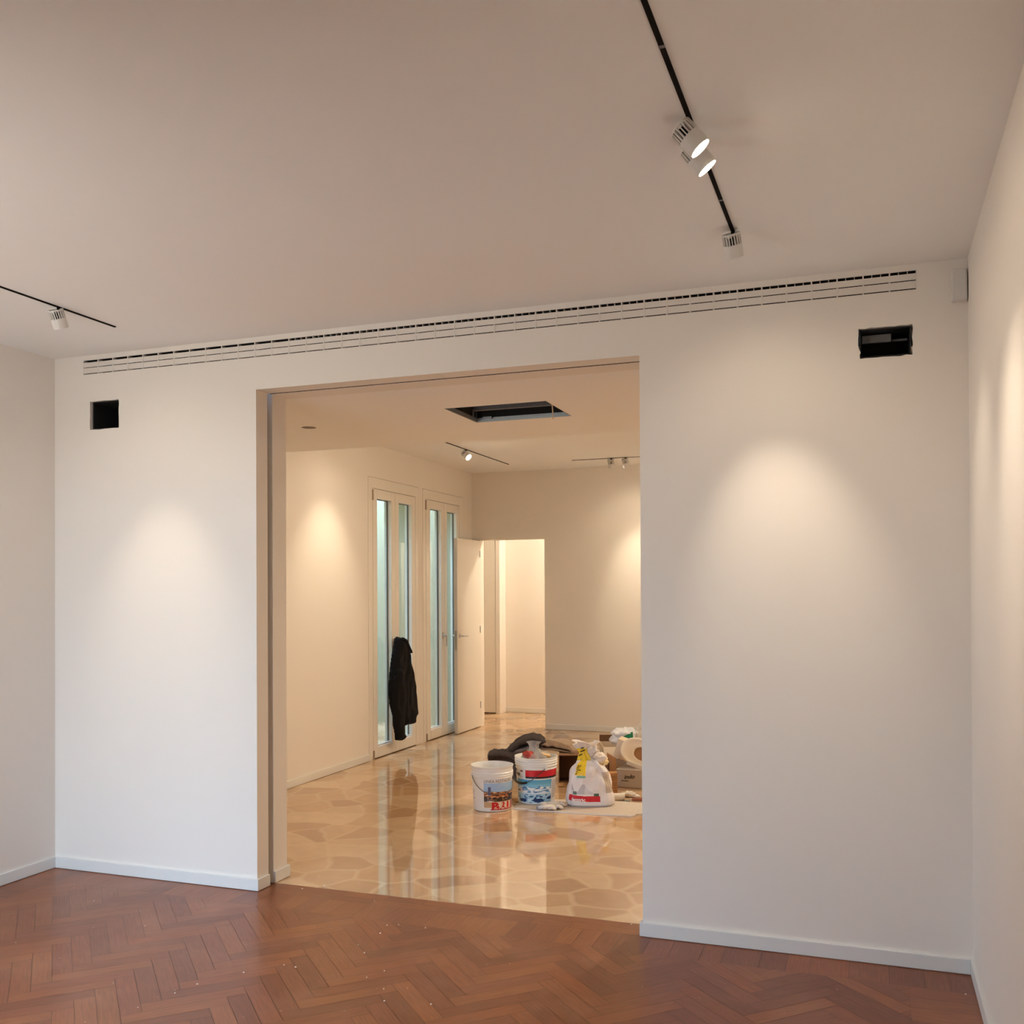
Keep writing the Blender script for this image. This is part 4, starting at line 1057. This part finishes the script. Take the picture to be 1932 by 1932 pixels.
m = MB(); slab(m, [(1022, 1407), (1040, 1408), (1058, 1411), (1078, 1418)], .026, 3.10, .26, 4.); slab(m, [(1020, 1414), (1045, 1416), (1082, 1421)], .018, 3.08, .26, 5.); m.build('canvas_fold', M['canvas'], hp, smooth=True)
m = MB(); c = at(972, 1470, 3.15); blob(m, (c.x-.02, c.y+.05, .02), .23, .16, .20, .2, 2.2, 91., zmin=-.1); m.build('lower_heap', M['blanket'], hp, smooth=True)

# --- plaster crumbs scattered on both floors
m = MB(); rnd = random.Random(4)
def crumb(x, y, r):
    pts = [(x+r*rnd.uniform(.6, 1.2)*math.cos(2*PI*i/6), y+r*rnd.uniform(.6, 1.2)*math.sin(2*PI*i/6), .0004) for i in range(6)]
    top = (x, y, r*.9+.0004); k_ = len(m.v); m.v += pts+[top]
    for i in range(6): m.f.append([k_+i, k_+(i+1) % 6, k_+6]); m.c.append(None)
    m.f.append([k_+5-i for i in range(6)]); m.c.append(None)
for px_, py_ in ((354/2, 1700), (548/2, 1747), (920/2, 1835), (745/2, 1857), (660/2, 1874), (520/2, 1901), (1340/2, 1641.5), (1355/2, 1666), (1413/2, 1700), (1460/2, 1746), (1352/2, 1783), (1375/2, 1798), (1435/2, 1761), (1450/2, 1832), (1115/2, 1825), (1072/2, 1821), (1448/2, 1866), (1626/2, 1895), (1740/2, 1686), (1191, 1744), (1030, 1540), (735, 1676), (612, 1671), (570, 1677), (752, 1745), (803, 1751), (1822, 1876), (692, 1844), (725, 1889)):
    q = pos(px_, py_); crumb(q.x, q.y, rnd.uniform(.003, .0048))
for _ in range(70): crumb(rnd.uniform(.3, 4.0), rnd.uniform(-2.4, -.15), rnd.uniform(.0010, .0024))
for _ in range(14): crumb(rnd.uniform(1.3, 3.0), rnd.uniform(.2, 1.8), rnd.uniform(.0010, .0022))
setp(m.build('plaster_crumbs', M['crumb'], None), 'white plaster crumbs scattered over the parquet and threshold', 'debris', kind='stuff')

# ================================================================ LIGHT
SKY = 14.6
wd = bpy.data.worlds.new('sky'); scene.world = wd; wd.use_nodes = True
wn_ = wd.node_tree; bg = wn_.nodes['Background']
tcw = wn_.nodes.new('ShaderNodeTexCoord'); sxw = wn_.nodes.new('ShaderNodeSeparateXYZ'); wn_.links.new(tcw.outputs['Generated'], sxw.inputs[0])
rw = wn_.nodes.new('ShaderNodeValToRGB'); wn_.links.new(sxw.outputs['Z'], rw.inputs['Fac'])
e = rw.color_ramp.elements; e[0].position = 0.; e[0].color = (.25, .25, .25, 1); e[1].position = .55; e[1].color = (.52, .71, 1.06, 1)
e2 = e.new(.02); e2.color = (.34, .41, .52, 1); e3 = e.new(.25); e3.color = (.41, .53, .72, 1)
wn_.links.new(rw.outputs['Color'], bg.inputs['Color']); bg.inputs['Strength'].default_value = SKY
def portal(loc, rot, sx_, sy_):
    li = bpy.data.lights.new('portal', 'AREA'); li.shape = 'RECTANGLE'; li.size = sx_; li.size_y = sy_; li.cycles.is_portal = True
    o = bpy.data.objects.new('daylight_portal', li); COL.objects.link(o); o.location = loc; o.rotation_euler = rot
portal(((RWX0+RWX1)/2, YQ-.30, RWZ/2), (PI/2, 0, 0), RWX1-RWX0, RWZ)
for a, b in (W1, W2): portal((-.32, (a+b)/2, WZ/2), (PI/2, 0, -PI/2), b-a, WZ)

# ================================================================ CAMERA
cd = bpy.data.cameras.new('camera'); co = bpy.data.objects.new('camera', cd); COL.objects.link(co)
Rm = Matrix((RX, UX, -FX)).transposed().to_4x4(); co.matrix_world = Matrix.Translation(CAM) @ Rm
cd.sensor_fit = 'HORIZONTAL'; cd.sensor_width = 36.; cd.lens = FPX/1932*36.; cd.shift_y = (PY-966)/1932.; cd.clip_start = .05
scene.camera = co
vs_ = scene.view_settings; vs_.view_transform = 'Standard'; vs_.look = 'None'; vs_.gamma = 1.; vs_.use_curve_mapping = False; vs_.exposure = .62
scene.cycles.use_denoising = True
scene.cycles.max_bounces = 14; scene.cycles.diffuse_bounces = 8; scene.cycles.glossy_bounces = 6; scene.cycles.transparent_max_bounces = 16
scene.cycles.sample_clamp_indirect = 8.
scene.cycles.caustics_reflective = False; scene.cycles.caustics_refractive = False
